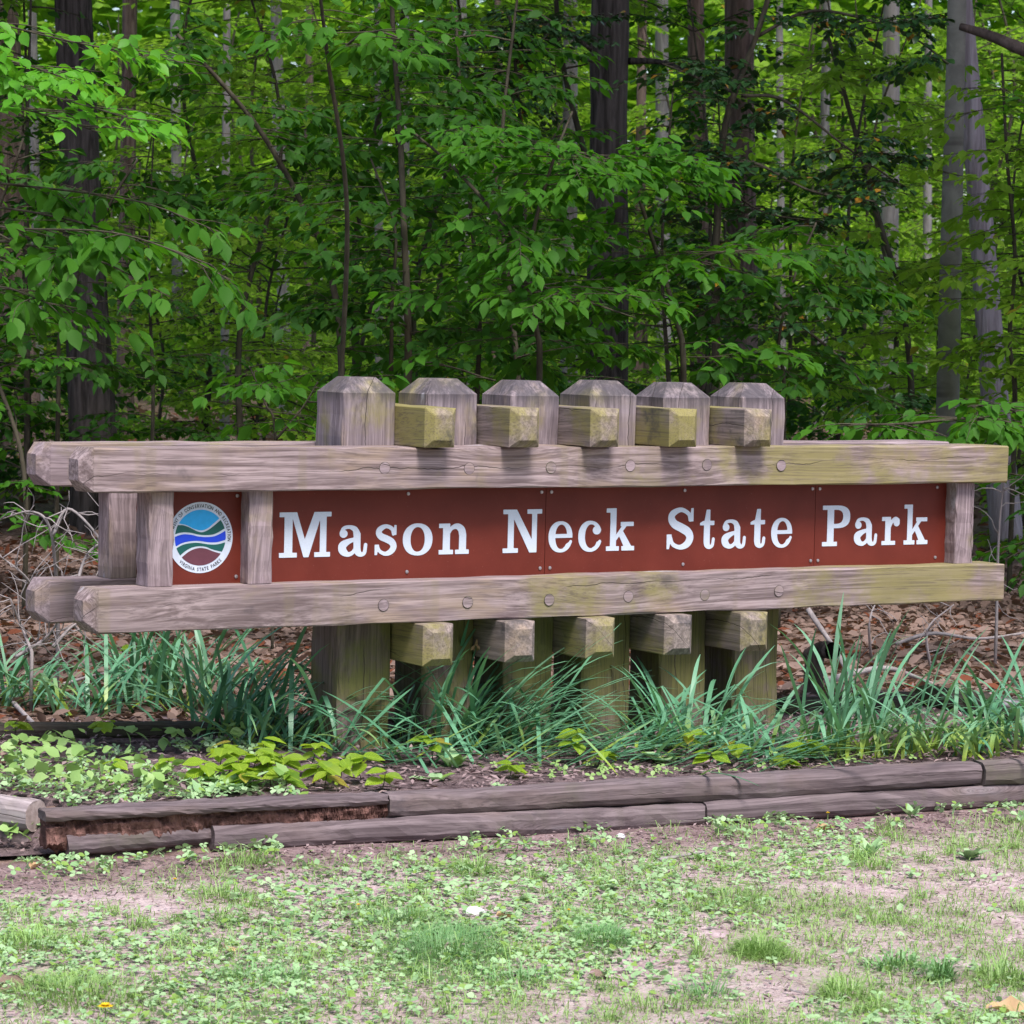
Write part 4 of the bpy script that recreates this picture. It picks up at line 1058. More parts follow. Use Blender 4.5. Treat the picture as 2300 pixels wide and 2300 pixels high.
near_sapling('shaded sapling spreading in front of the dark oak behind the emblem', 15.5, [([(110, 760, 0), (120, 600, 0), (200, 400, 0), (260, 300, 0)], .014, .006), ([(140, 560, 0), (60, 480, 0), (-40, 420, 0)], .008, .004)], 320, 40, L_DARK, hang=.45)
near_sapling('spreading sapling with dark leaf tiers in the gap left of the straight oak', 16.0, [([(900, 760, 0), (905, 600, 0), (890, 420, 0), (870, 200, 0), (860, 30, 0)], .016, .008)], 321, 46, L_DARK, hang=.35, ln=(.4, .9))
near_sapling('sapling with leafy top hanging into the view above the double stem', 12.6, [([(640, 800, .9), (655, 400, .5), (620, 120, .2), (600, -40, 0)], .014, .007), ([(625, 110, .2), (700, 60, 0), (800, 90, -.2)], .007, .003)], 322, 16, L_BEECH, hang=.6, ln=(.25, .5), t0=.75, single=80)
# holly: small dark glossy leaves on an arching frame
near_sapling('holly with a sinuous grey stem and small dark glossy leaves', 16.5, [([(1350, 720, 0), (1350, 520, 0), (1352, 440, 0), (1362, 290, 0), (1378, 200, 0), (1430, 60, 0), (1460, -40, 0)], .028, .014),
   ([(1352, 530, 0), (1400, 525, -.2), (1480, 590, -.3), (1600, 690, -.3), (1660, 780, -.2)], .012, .005), ([(1362, 300, 0), (1430, 310, -.2), (1530, 360, -.3), (1650, 380, -.4)], .011, .004), ([(1375, 200, 0), (1320, 150, 0), (1250, 120, .1)], .010, .004), ([(1400, 180, 0), (1480, 190, .1), (1600, 280, 0), (1700, 350, 0)], .011, .004), ([(1425, 70, 0), (1540, 20, .1), (1700, 60, 0), (1790, 120, -.2)], .011, .004), ([(1358, 340, 0), (1440, 400, .1), (1560, 420, .1)], .008, .003)],
   331, 120, L_HOLLY, leaf=.055, ln=(.18, .5), hang=.2, single=0, name='holly_tree', cat='tree', wid=1.25, lk='mid')
near_sapling('holly top with small dark leaves left of the straight oak', 19.5, [([(985, 720, 0), (990, 400, 0), (975, 150, 0), (960, 20, 0)], .02, .01), ([(980, 200, 0), (900, 130, 0), (830, 90, 0)], .01, .004), ([(975, 120, 0), (1040, 60, 0), (1080, 30, 0)], .01, .004)], 332, 70, L_HOLLY, leaf=.055, ln=(.2, .5), hang=.2, single=0, name='holly_tree', cat='tree', t0=.6, wid=1.25)

# bare dead twigs beyond the emblem end
def dead_shrub(label, Y, stems, seed, n):
    rg = np.random.default_rng(seed); parts = []
    base = at(stems[0][0][0], stems[0][0][1], Y); base[2] = -.02
    root = empty('dead_shrub', base); tag(root, label, 'shrub')
    for k, (pp) in enumerate(stems):
        q = [at(x, y, Y + rg.normal(0, .05)) for x, y in pp]; Q = spline(q, 20)
        if k == 0: Q = np.vstack([base, Q])
        V, F = tube(Q, np.linspace(.008, .0025, len(Q)), 5, .1, seed + k); mesh('stem', to_local(V, base), F, B_DEAD, root, True)
        for _ in range(n):
            p = Q[rg.integers(3, len(Q))]; d = unit(rg.normal(0, 1, 3) * [1, .6, .8] + [0, 0, .2]); ln = rg.uniform(.08, .3); W = [p]
            for s in range(5): d = unit(d + rg.normal(0, .28, 3)); W.append(W[-1] + d * ln / 5)
            parts.append(tube(np.array(W), np.linspace(.0028, .001, 6), 4))
    V, F = merge(parts); tag(mesh('twigs', to_local(V, base), F, B_DEAD, root, True), kind='stuff')
dead_shrub('bare grey dead twigs beyond the emblem end of the sign', 11.6, [[(110, 1130), (95, 1000), (60, 965), (0, 980)], [(100, 1010), (130, 960), (190, 1020), (200, 1070)], [(70, 1120), (40, 1080), (0, 1050)], [(140, 1120), (170, 1040), (250, 1000)]], 341, 14)
dead_shrub('grey dead twigs tangled low beside the daffodil leaves at the emblem end', 11.0, [[(60, 1230), (40, 1180), (20, 1130)], [(100, 1220), (140, 1180), (190, 1170)], [(30, 1240), (90, 1200), (120, 1150)]], 342, 14)
dead_shrub('thin grey dead stems standing in the litter behind the plain end of the sign', 13.2, [[(1880, 1180), (1885, 1000), (1895, 900)], [(1650, 1290), (1640, 1180), (1660, 1120)], [(1760, 1280), (1750, 1190), (1800, 1140)]], 343, 12)

# ---------------------------------------------------------------- leaf litter, chips
def litter(name, label, x0, x1, y0, y1, n, size, mat, seed, cond=None, zoff=.006, tilt=.35, kind='mid', cat='leaf litter', wid=1.0):
    rg = np.random.default_rng(seed)
    ys = y0 + (y1 - y0) * rg.random(n) ** 1.0; xs = x0 + (x1 - x0) * rg.random(n)
    if cond is not None: k = cond(xs, ys); xs, ys = xs[k], ys[k]
    n = len(xs); az = rg.uniform(0, 6.28, n)
    V, F = scatter_leaves(np.stack([xs, ys, ground_h(xs, ys) + zoff + rg.random(n) * .012], 1), np.stack([np.cos(az), np.sin(az), rg.normal(0, tilt, n)], 1), np.stack([rg.normal(0, tilt, n), rg.normal(0, tilt, n), np.ones(n)], 1), size * rg.uniform(.5, 1.3, n), kind, wid)
    return tag(npmesh(name, V, F, mat), label, cat, kind='stuff')
litter('leaf_litter', 'brown fallen leaves covering the forest floor behind the sign', -4.2, 4.6, 9.6, 19, 42000, .066, L_DRY, 401, lambda x, y: (edge_d(x, y) > 1.55) | ((edge_d(x, y) > .9) & (x < -1.6)), tilt=.45)
litter('leaf_litter', 'brown fallen leaves thinning out deeper in the wood', -11, 11, 19, 48, 22000, .16, L_DRY, 402, lambda x, y: np.abs(x) < .24 * y, tilt=.45, kind='far')
litter('mulch_chips', 'shredded bark mulch on the planting bed', -2.4, 2.9, 8.6, 12.3, 17000, .032, L_CHIP, 403, lambda x, y: (edge_d(x, y) > .09) & (edge_d(x, y) < 1.9), zoff=.018, kind='far', cat='mulch', wid=.6)
litter('mulch_chips', 'bark chips and crumbs on the bare strip along the edging', -2.6, 2.8, 5.5, 10.2, 60000, .020, L_CHIP, 404, lambda x, y: (edge_d(x, y) < -.06) & (rng.random(len(x)) < np.where(edge_d(x, y) > -.55, .9, .5)), zoff=.003, kind='far', cat='mulch', wid=.6)

# ---------------------------------------------------------------- narrow strap leaves: daffodil clumps
def blade(rg, az, L, w, lean, bend, kink=False):
    n = 9; P = [np.zeros(3)]; el = math.pi / 2 - lean; out = np.array([math.cos(az), math.sin(az), 0])
    tw = rg.uniform(-.5, .5)
    for k in range(n):
        if kink and k == 5: el -= rg.uniform(.9, 1.6)
        P.append(P[-1] + (out * math.cos(el) + np.array([0, 0, math.sin(el)])) * L / n); el -= bend / n * (1 + k * .22)
    P = np.array(P); s0 = np.array([-out[1], out[0], 0]); V = []
    for k, p in enumerate(P):
        f = k / n; hw = w * .5 * (.75 + .25 * min(1, f * 4)) * (1 if f < .72 else max(.06, math.cos((f - .72) / .28 * 1.5)))
        s = s0 * math.cos(tw * f) + out * math.sin(tw * f)
        dn = np.array([0, 0, -.18 * hw]) - out * .15 * hw
        V += [p - s * hw, p + dn, p + s * hw]
    F = [(3 * k + a, 3 * k + a + 1, 3 * k + a + 4, 3 * k + a + 3) for k in range(n) for a in (0, 1)]
    return np.array(V), F
def clump(px, py, n, L, label, seed, az_mid=None, az_sp=6.28, lean=(.1, .9), mat=L_DAFF, spread=.09, w=.0145, bend=(.2, 1.1), kinkp=.12, base=None):
    rg = np.random.default_rng(seed)
    g = gz(px, py, .005) if base is None else np.array(base); g[2] = float(ground_h(np.array([g[0]]), np.array([g[1]]))[0])
    root = empty('daffodil_clump', g); tag(root, label, 'plant', 'daffodil clumps in the bed')
    for k in range(int(n * 1.4)):
        az = rg.uniform(0, 6.28) if az_mid is None or rg.random() < .25 else rg.normal(az_mid, az_sp)
        V, F = blade(rg, az, L * rg.uniform(.55, 1.08), w * rg.uniform(.7, 1.2), rg.uniform(*lean), rg.uniform(*bend), rg.random() < kinkp)
        o = mesh('leaf', V, F, mat if rg.random() < .82 else (L_DAFFY if mat is L_DAFF else L_DAFF), root, True)
        o.location = (rg.normal(0, spread), rg.normal(0, spread * .7), 0)
    return root
clump(285, 1325, 50, .44, 'upright daffodil leaves below the emblem end of the sign', 501, None, lean=(.02, .7), bend=(.1, .7))
clump(455, 1392, 62, .54, 'blue-green daffodil leaves arching towards the first post', 502, -.1, .8, lean=(.25, 1.0), bend=(.3, 1.0), spread=.10)
clump(385, 1345, 40, .50, 'tall dark daffodil leaves behind the yellow-green seedlings', 503, None, lean=(.05, .8), bend=(.2, .9))
clump(545, 1420, 44, .50, 'arching daffodil leaves between the seedling cluster and the first post', 514, .0, .6, lean=(.3, 1.1), bend=(.4, 1.1), spread=.10)
clump(700, 1445, 30, .44, 'daffodil leaves lying flat behind the butt joint of the timbers', 515, .1, .5, lean=(.9, 1.4), bend=(.1, .3), spread=.12)
clump(1040, 1442, 50, .50, 'mat of daffodil leaves lying flat before the middle posts', 516, .05, .35, lean=(.95, 1.42), bend=(.05, .3), spread=.16)
clump(1390, 1446, 34, .44, 'daffodil leaves lying flat along the long timber near the last post', 517, .1, .4, lean=(1.0, 1.42), bend=(.05, .3), spread=.14)
clump(835, 1408, 56, .52, 'daffodil leaves with a withered flower between the first two posts', 504, .4, 1.2, lean=(.1, .75), bend=(.3, 1.0))
clump(905, 1418, 74, .58, 'dense daffodil clump swept flat to one side before the middle posts', 505, .12, .35, lean=(.45, 1.15), bend=(.2, .7), spread=.12, kinkp=.16)
clump(1180, 1422, 44, .46, 'daffodil leaves lying low in front of the fourth post', 506, .0, .5, lean=(.8, 1.35), bend=(.1, .4), spread=.14)
clump(1300, 1418, 42, .46, 'daffodil leaves with bent-over tips before the fifth post', 507, None, lean=(.15, 1.1), kinkp=.25, bend=(.2, .8))
clump(1440, 1428, 34, .42, 'thin daffodil leaves sprawling at the foot of the last post', 508, .2, .8, lean=(.6, 1.3), bend=(.2, .6), spread=.12)
clump(1600, 1432, 58, .54, 'tall daffodil clump with yellow-green bases beside the sign posts', 509, .3, .9, lean=(.05, .8), bend=(.05, .7), mat=L_DAFFY, spread=.10)
clump(1775, 1428, 66, .42, 'wide daffodil clump with yellowed bases around the white stick', 510, None, lean=(.3, 1.2), mat=L_DAFFY, spread=.13)
clump(1900, 1412, 56, .46, 'daffodil leaves leaning over the edging by the slanting mossy timber', 511, 3.4, 1.2, lean=(.2, 1.1), spread=.13)
clump(25, 1330, 34, .42, 'sparse daffodil leaves among the dead twigs', 512, .5, .8, lean=(.3, 1.0))
clump(160, 1345, 30, .46, 'loose daffodil leaves bending over the dark back timber', 513, None, lean=(.3, 1.1))
# withered flower on its stalk
f0 = gz(838, 1408, .0); top_ = at(898, 1218, f0[1] - .05)
fr = empty('withered_daffodil', f0); tag(fr, 'withered brown daffodil flower on a tall stalk between the first posts', 'flower')
V, F = tube(spline([f0, (f0 + top_) / 2 + [.012, 0, 0], top_], 10), .0035, 6); mesh('stalk', to_local(V, f0), F, L_DAFF, fr, True)
rg = np.random.default_rng(9)
for k in range(6):
    a = k * 1.05; V, F = scatter_leaves([top_ - f0], [[math.cos(a) * .6, math.sin(a) * .6, -1 + rg.random() * .6]], [[math.sin(a), math.cos(a), .3]], [.026], 'mid')
    npmesh('petal', V, F, L_TAN, fr)
V, F = tube([top_ - f0, top_ - f0 + [.003, 0, .022]], [.006, .003], 6); mesh('seed_pod', V, F, L_TAN, fr, True)

# ---------------------------------------------------------------- seedlings along the edging
def seedling(px, py, h, nl, leaf, label, seed, mat=L_SEED, z=.02, wid=1.15, name='tree_seedling', group='yellow-green seedlings along the edging'):
    rg = np.random.default_rng(seed); g = gz(px, py, z); g[2] = float(ground_h(np.array([g[0]]), np.array([g[1]]))[0])
    root = empty(name, g); tag(root, label, 'seedling', group)
    tip = np.array([rg.normal(0, .02), rg.normal(0, .02), h])
    V, F = tube(spline([(0, 0, -.02), tip * .5 + [rg.normal(0, .006), 0, 0], tip], 8), np.linspace(.0022, .0014, 8), 5); mesh('stem', V, F, B_TWIG, root, True)
    a0 = rg.uniform(0, 6.28)
    tmpl = npmesh_data('leaf', *LT['rich']); tmpl.materials.append(mat)
    for k in range(nl):
        az = a0 + k * 2.2 + rg.normal(0, .3); zz = h * (1 - .12 * (k // 3)) + rg.normal(0, .008)
        x = unit(np.array([math.cos(az), math.sin(az), rg.uniform(-.35, .15)])); nn = np.array([rg.normal(0, .2), rg.normal(-.25, .2), 1])
        y = unit(np.cross(nn, x)); q = np.cross(x, y); s = leaf * rg.uniform(.75, 1.15)
        o = bpy.data.objects.new('leaf', tmpl); col.objects.link(o); o.parent = root
        M = Matrix(((x[0], y[0] * wid, q[0], 0), (x[1], y[1] * wid, q[1], 0), (x[2], y[2] * wid, q[2], 0), (0, 0, 0, 1))) @ Matrix.Scale(s, 4)
        M.translation = Vector(tip * (zz / h)); o.matrix_local = M
seeds = [(390, 1478, .085, 6), (440, 1480, .10, 8), (480, 1478, .115, 8), (515, 1482, .10, 8), (550, 1474, .11, 7), (590, 1478, .095, 6), (430, 1462, .12, 6), (500, 1460, .125, 7), (460, 1490, .07, 6), (530, 1492, .075, 6), (575, 1462, .12, 6), (405, 1468, .11, 5), (610, 1488, .08, 5)]
for k, (a, b, h, n) in enumerate(seeds): seedling(a, b, h, n + 2, .072, 'yellow-green seedling in the thick cluster beside the dandelion leaves', 600 + k)
for k, (a, b, h, n, lab) in enumerate([(205, 1475, .075, 3, 'lone pale seedling with three leaves among the weeds'), (185, 1400, .09, 5, 'yellow-green seedling beside the dark back timber'), (318, 1475, .085, 4, 'small two-tiered seedling left of the seedling cluster'),
      (640, 1478, .085, 6, 'seedling in front of the first post'), (690, 1472, .095, 7, 'bushy seedling against the lowest daffodil leaves at the first post'), (712, 1488, .07, 4, 'seedling hanging over the butt joint of the timbers'), (820, 1440, .10, 5, 'seedling in the base of the second post\'s daffodils'),
      (960, 1462, .06, 6, 'low seedling under the flattened daffodil clump'), (1085, 1440, .105, 5, 'upright seedling over the flattened daffodil leaves'), (1125, 1448, .075, 6, 'broad seedling with pointed leaves before the fourth post'), (1290, 1440, .105, 5, 'large-leaved seedling before the fifth post'), (1325, 1452, .07, 6, 'low seedling beside the broad green weed'),
      (1395, 1445, .085, 5, 'seedling with browning leaf tips near the last post'), (1520, 1440, .07, 6, 'flat seedling left of the tall yellow-based daffodils'), (1490, 1445, .05, 4, 'tiny seedling on the mulch by the last post'), (240, 1250, .06, 4, 'bright seedling under the lower rail at the emblem end'), (30, 1400, .09, 5, 'seedling with bright leaves by the grey side timber')]):
    seedling(a, b, h, n + 1, .070, lab, 640 + k)
# dandelions and other broad weeds
def rosette(px, py, n, L, label, seed, z=0.0, mat=L_WEED, wid=.75, up_=.55, name='dandelion', kind='rich', group='broad-leaved weeds'):
    rg = np.random.default_rng(seed); g = gz(px, py, z); g[2] = float(ground_h(np.array([g[0]]), np.array([g[1]]))[0])
    root = empty(name, g); tag(root, label, 'weed', group)
    tmpl = npmesh_data('leaf', *LT[kind]); tmpl.materials.append(mat)
    for k in range(n):
        az = k * 2.4 + rg.normal(0, .3); x = unit(np.array([math.cos(az), math.sin(az), up_ * rg.uniform(.3, 1.6)])); nn = np.array([-x[0] * .5, -x[1] * .5, 1]); y = unit(np.cross(nn, x)); q = np.cross(x, y); s = L * rg.uniform(.6, 1.1)
        o = bpy.data.objects.new('leaf', tmpl); col.objects.link(o); o.parent = root
        o.matrix_local = Matrix(((x[0], y[0] * wid, q[0], 0), (x[1], y[1] * wid, q[1], 0), (x[2], y[2] * wid, q[2], 0), (0, 0, 0, 1))) @ Matrix.Scale(s, 4)
rosette(435, 1500, 11, .15, 'dandelion rosette with long toothed leaves against the rotten timber', 701)
rosette(395, 1492, 8, .13, 'dandelion leaves left of the thick seedling cluster', 702)
rosette(855, 1456, 8, .095, 'broad-leaved weed with pointed leaves at the daffodil base', 703, up_=1.1, wid=.9)
rosette(820, 1478, 8, .08, 'heart-leaved weed spilling over the long timber', 704, kind='round', wid=.9)
rosette(1250, 1448, 9, .085, 'blue-green heart-leaved weed before the fifth post', 705, kind='round', wid=.9)
rosette(380, 1590, 5, .08, 'single dandelion leaf standing before the split grey slab', 706, z=LAWN_Z, up_=1.4)
rosette(480, 1570, 8, .05, 'violet plant growing from the rotten timber', 707, z=LAWN_Z, kind='round', up_=.9)
rosette(1640, 1620, 16, .075, 'leafy bushy weed on the lawn in front of the lichen-spotted timber', 708, z=LAWN_Z, up_=1.3, wid=.55)
rosette(1720, 1545, 8, .07, 'small weed on the bare strip by the lower timber', 709, z=LAWN_Z, up_=1.1)
rosette(1320, 1618, 8, .055, 'dark round-leaved weed on the lawn before the long timber', 710, z=LAWN_Z, kind='round', up_=1.0)
rosette(1830, 1625, 9, .065, 'round-leaved weed on the lawn near the butt joint of the timbers', 711, z=LAWN_Z, kind='round', up_=1.0)
rosette(560, 1590, 8, .05, 'violet leaves at the foot of the butt joint', 712, z=LAWN_Z, kind='round', up_=.8)
rosette(940, 1565, 7, .05, 'violet leaves at the foot of the lower timber', 713, z=LAWN_Z, kind='round', up_=.8)

# ---------------------------------------------------------------- lawn: ground cover and grass
LX0, LX1 = -2.3, 2.4
def lawn_cond(dens):
    def f(x, y):
        d = edge_d(x, y); q = dens(x, y, d)
        return (d < -.10) & (np.random.default_rng(len(x)).random(len(x)) < q)
    return f
def bare(x, y): return fbm(x * 1.15 + 3.1, y * .8 + 1.7, 61)
def cover_d(x, y, d): return np.clip((bare(x, y) - .36 - .10 * (x > .5)) * 4.6, .04, 1) * np.clip((-d - .12) / .5, .05, 1)
litter('ground_cover', 'pale green clover-like weeds matting the lawn', LX0, LX1, 5.3, 10.2, 24000, .031, L_WEED, 411, lawn_cond(cover_d), zoff=.008, tilt=.30, kind='trefoil', cat='ground cover')
litter('ground_cover', 'small round weed leaves scattered over the lawn', LX0, LX1, 5.3, 10.2, 22000, .024, L_WEED, 412, lawn_cond(cover_d), zoff=.006, tilt=.45, kind='mid', cat='ground cover', wid=1.3)
litter('ground_cover', 'light weeds growing in the bed corner by the side timber', -2.6, .1, 8.3, 11.0, 6500, .034, L_WEED, 413, lambda x, y: (edge_d(x, y) > .08) & (edge_d(x, y) < 1.25) & (x + (y - 9) * .2 < -.62) & (fbm(x * 2.2, y * 2.2, 64) > .40), zoff=.03, tilt=.5, kind='trefoil', cat='ground cover')
litter('ground_cover', 'low yellow-green weeds along the bed side of the edging', -1.5, 2.6, 8.5, 10.6, 2600, .03, L_GRASS, 414, lambda x, y: (edge_d(x, y) > .07) & (edge_d(x, y) < .45) & (fbm(x * 3, y * 3, 66) > .52), zoff=.03, tilt=.5, kind='trefoil', cat='ground cover')
litter('ground_cover', 'violet and strawberry leaves along the foot of the edging timbers', LX0, LX1, 7.6, 10.2, 9000, .036, L_WEED, 415, lambda x, y: (edge_d(x, y) < -.03) & (edge_d(x, y) > -.30) & (fbm(x * 4, y * 4, 67) > .58 - .10 * (x < -.7)), zoff=.02, tilt=.5, kind='trefoil', cat='ground cover')
litter('ground_cover', 'taller leafy weeds rising in the bed corner by the side timber', -2.6, .1, 8.3, 11.0, 2600, .05, L_GRASS, 416, lambda x, y: (edge_d(x, y) > .10) & (edge_d(x, y) < 1.3) & (x + (y - 9) * .2 < -.55) & (fbm(x * 2.6, y * 2.6, 68) > .46), zoff=.065, tilt=.6, kind='mid', cat='ground cover', wid=1.3)
def grass_blades(rg, P, L, w, lean, bend=.8, az=None, out=1.0):
    """thin curved blades, three segments each"""
    n = len(P); az = rg.uniform(0, 6.28, n) if az is None else az; ln = L * rg.uniform(.4, 1.25, n); le = np.abs(rg.normal(0, lean, n)) * out + .12 * (np.asarray(out) - .25)
    o = np.stack([np.cos(az), np.sin(az), np.zeros(n)], 1); s = np.stack([-np.sin(az), np.cos(az), np.zeros(n)], 1) * (w * rg.uniform(.6, 1.3, n))[:, None]
    def pt(t): 
        a = le + bend * t * t * .8
        return P + (o * np.sin(a)[:, None] + np.array([0, 0, 1]) * np.cos(a)[:, None]) * (ln * t)[:, None]
    a, b, c = pt(0.0), pt(.5), pt(1.0)
    V = np.stack([a - s, a + s, b - s * .8, b + s * .8, c], 1).reshape(-1, 3)
    F = np.array([(0, 1, 3), (0, 3, 2), (2, 3, 4)])[None] + (np.arange(n) * 5)[:, None, None]
    return V, F.reshape(-1, 3)
rg = np.random.default_rng(88)
n = 120000; xs = rg.uniform(LX0, LX1, n); ys = rg.uniform(5.3, 10.2, n); d = edge_d(xs, ys)
q = np.clip((fbm(xs * 1.9 + 9, ys * 1.5, 71) - .36) * 3.2, .08, 1) * np.clip((-d - .15) / .55, .02, 1)
k = (d < -.1) & (rg.random(n) < q); xs, ys = xs[k], ys[k]
P_ = [np.stack([xs, ys, ground_h(xs, ys) - .004], 1)]; L_ = [np.full(len(xs), .05)]
for c_ in range(900):                         # the grass stands in loose bunches
    x, y = rg.uniform(LX0, LX1), rg.uniform(5.4, 9.9)
    if edge_d(x, y) > -.16 or rg.random() > fbm(np.array([x * 1.3]), np.array([y * 1.1]), 73)[0] * 1.5: continue
    m_ = rg.integers(14, 70); r_ = rg.uniform(.012, .06); X_ = x + rg.normal(0, r_, m_); Y_ = y + rg.normal(0, r_, m_)
    P_.append(np.stack([X_, Y_, ground_h(X_, Y_) - .004], 1)); L_.append(np.full(m_, rg.uniform(.045, .105)))
V, F = grass_blades(rg, np.concatenate(P_), np.concatenate(L_), .00125, .6, 1.1)
tag(npmesh('lawn_grass', V, F, L_GRASS), 'thin patchy grass growing through the weeds of the lawn', 'grass', kind='stuff')
def tuft(px, py, n, rx, ry, L, label, seed, mat=L_GRASS, w=.0011, lean=.45, z=LAWN_Z):
    rg = np.random.default_rng(seed); g = gz(px, py, z)
    r = np.sqrt(rg.random(n)) * np.clip(.75 + .5 * rg.random(n), 0, 1); a = rg.uniform(0, 6.28, n)
    x = g[0] + r * np.cos(a) * rx; y = g[1] + r * np.sin(a) * ry
    V, F = grass_blades(rg, np.stack([x, y, ground_h(x, y) - .004], 1), L * (1.25 - .75 * r), w, lean, 1.0, a + rg.normal(0, .9, n), .25 + .8 * r)
    gg = np.array([g[0], g[1], float(ground_h(np.array([g[0]]), np.array([g[1]]))[0])])
    o = npmesh('grass_tuft', to_local(V, gg), F, mat); o.location = gg
    return tag(o, label, 'grass', 'grass tufts on the lawn')
tuft(840, 1800, 2600, .17, .30, .075, 'large fine-bladed blue-green grass patch beside the white stone', 801, L_GRASSB, .0009, .4)
tuft(760, 1745, 700, .14, .16, .06, 'fine grass trailing off the large blue-green patch', 802, L_GRASSB, .0009)
tuft(1135, 1785, 900, .09, .13, .075, 'small round fine-bladed grass patch right of the large one', 803, L_GRASSB, .0009)
tuft(1435, 1805, 1100, .075, .09, .085, 'compact bright green grass cushion on bare soil', 804, L_GRASS, .001, .5)
tuft(890, 1650, 260, .09, .10, .095, 'coarse pale grass tuft below the long timber', 805, L_GRASS, .0016, .55)
tuft(1590, 1885, 230, .06, .06, .11, 'spiky pale grass tuft with long stray blades', 806, L_GRASS, .0016, .6)
tuft(1700, 1830, 220, .12, .07, .085, 'blue-green coarse grass tuft right of the compact cushion', 807, L_GRASSB, .0022, .6)
tuft(1775, 1850, 130, .03, .04, .11, 'upright dark grass tuft', 808, L_GRASSB, .0022, .3)
tuft(1890, 1850, 260, .06, .10, .10, 'grass tuft beside the curled tan leaf', 809, L_GRASS, .0017, .5)
tuft(130, 1880, 900, .18, .20, .075, 'tall loose grass patch in the lawn corner by the dandelion flower', 810, L_GRASS, .0014, .4)
tuft(60, 1790, 500, .12, .16, .075, 'loose grass patch below the grey side timber', 811, L_GRASS, .0014, .4)
tuft(500, 1850, 420, .14, .12, .065, 'thin grass patch in the clover left of the large blue-green patch', 812, L_GRASSB, .0013, .45)
tuft(1380, 1700, 260, .10, .10, .07, 'sparse grass tuft below the lower timber joint', 813, L_GRASS, .0014)
tuft(1650, 1640, 200, .07, .08, .08, 'grass growing through the leafy bushy weed', 814, L_GRASS, .0013)
tuft(1330, 1880, 130, .08, .07, .085, 'straggling flat grass tuft on bare soil', 815, L_GRASSB, .002, .75)
tuft(980, 1850, 200, .10, .09, .075, 'wiry grass at the side of the large blue-green patch', 816, L_GRASSB, .0016, .6)
tuft(1240, 1900, 300, .16, .08, .06, 'low grass patch on pinkish soil', 817, L_GRASS, .0014, .5)
tuft(420, 1690, 260, .10, .10, .08, 'pale grass tuft in the clover before the split slab', 818, L_GRASS, .0014, .5)

# ---------------------------------------------------------------- small things
def flower(px, py, label, seed, r=.016):
    g = gz(px, py, LAWN_Z + .03); b = np.array([g[0], g[1], float(ground_h(np.array([g[0]]), np.array([g[1]]))[0])])
    root = empty('yellow_flower', b); tag(root, label, 'flower', 'small yellow flowers')
    V, F = tube([(0, 0, 0), (0, 0, .034)], .0012, 5); mesh('stem', V, F, L_GRASS, root)
    n = 14; a = np.linspace(0, 6.28, n, endpoint=False)
    V, F = scatter_leaves(np.tile([0, 0, .034], (n * 2, 1)), np.stack([np.cos(np.r_[a, a + .2]), np.sin(np.r_[a, a + .2]), np.r_[np.full(n, .1), np.full(n, .7)]], 1), np.tile([0, 0, 1.0], (2 * n, 1)), np.r_[np.full(n, r), np.full(n, r * .7)], 'far')
    npmesh('flower_head', V, F, YEL, root)
YEL = leaf_mat('yellow_petal', (.75, .5, .01), (.85, .62, .02), (.9, .6, .02), .2)
flower(199, 1904, 'full yellow dandelion flower in the grass corner', 1, .019)
flower(330, 1656, 'tiny yellow flower in the clover before the split slab', 2, .007)
flower(676, 1708, 'tiny yellow flower beside the large blue-green grass patch', 3, .007)
flower(1073, 1725, 'tiny yellow flower above the small round grass patch', 4, .006)
flower(1562, 1535, 'tiny yellow flower on a stalk by the tan leaf at the edging', 5, .007)
def curled(px, py, s, label, seed, mat=L_TAN, z=LAWN_Z, group='fallen dry leaves on the lawn'):
    rg = np.random.default_rng(seed); g = gz(px, py, z + .01); g[2] = float(ground_h(np.array([g[0]]), np.array([g[1]]))[0]) + .006
    nu, nv = 9, 7; V = []; cur = rg.uniform(.6, 1.3)
    for i in range(nu):
        for j in range(nv):
            u = i / (nu - 1); v = j / (nv - 1) * 2 - 1; hw = .36 * math.sin(math.pi * min(1, u * .93 + .04)) ** .7 * (1 + .16 * math.sin(u * 16))
            V.append(((u - .5) * s, v * hw * s, (v * v * hw * cur + .10 * math.sin(u * 7 + v * 2 + seed)) * s * .6 + .04 * s))
    F = [(i * nv + j, (i + 1) * nv + j, (i + 1) * nv + j + 1, i * nv + j + 1) for i in range(nu - 1) for j in range(nv - 1)]
    o = mesh('fallen_leaf', V, F, mat, None, True); o.location = g; o.rotation_euler = (rg.normal(0, .2), rg.normal(0, .2), rg.uniform(0, 6.28))
    tag(o, label, 'leaf', group)
curled(1900, 1905, .10, 'large curled tan leaf lying on bare soil in the lawn corner', 1)
curled(1558, 1560, .075, 'tan folded leaf at the foot of the lower timber', 2)
curled(14, 1862, .08, 'red-brown curled leaf in the grass below the side timber', 3, L_DRY)
curled(950, 1732, .045, 'small pink-tan leaf right of the large grass patch', 4)
curled(1020, 1800, .05, 'tan leaf scrap between the two fine grass patches', 5)
curled(430, 1790, .045, 'pale leaf scrap in the clover', 6)
curled(1225, 1790, .04, 'reddish leaf scrap on the soil', 7, L_DRY)
curled(820, 1560, .05, 'brown leaf on the bare strip below the timber joint', 8, L_DRY)
curled(1710, 1520, .05, 'brown curled leaf under the lower timber', 9, L_TAN)
curled(70, 1632, .05, 'pale leaf by the sawn timber end', 10)
curled(1130, 1840, .05, 'torn brown leaf on the soil', 11, L_DRY)
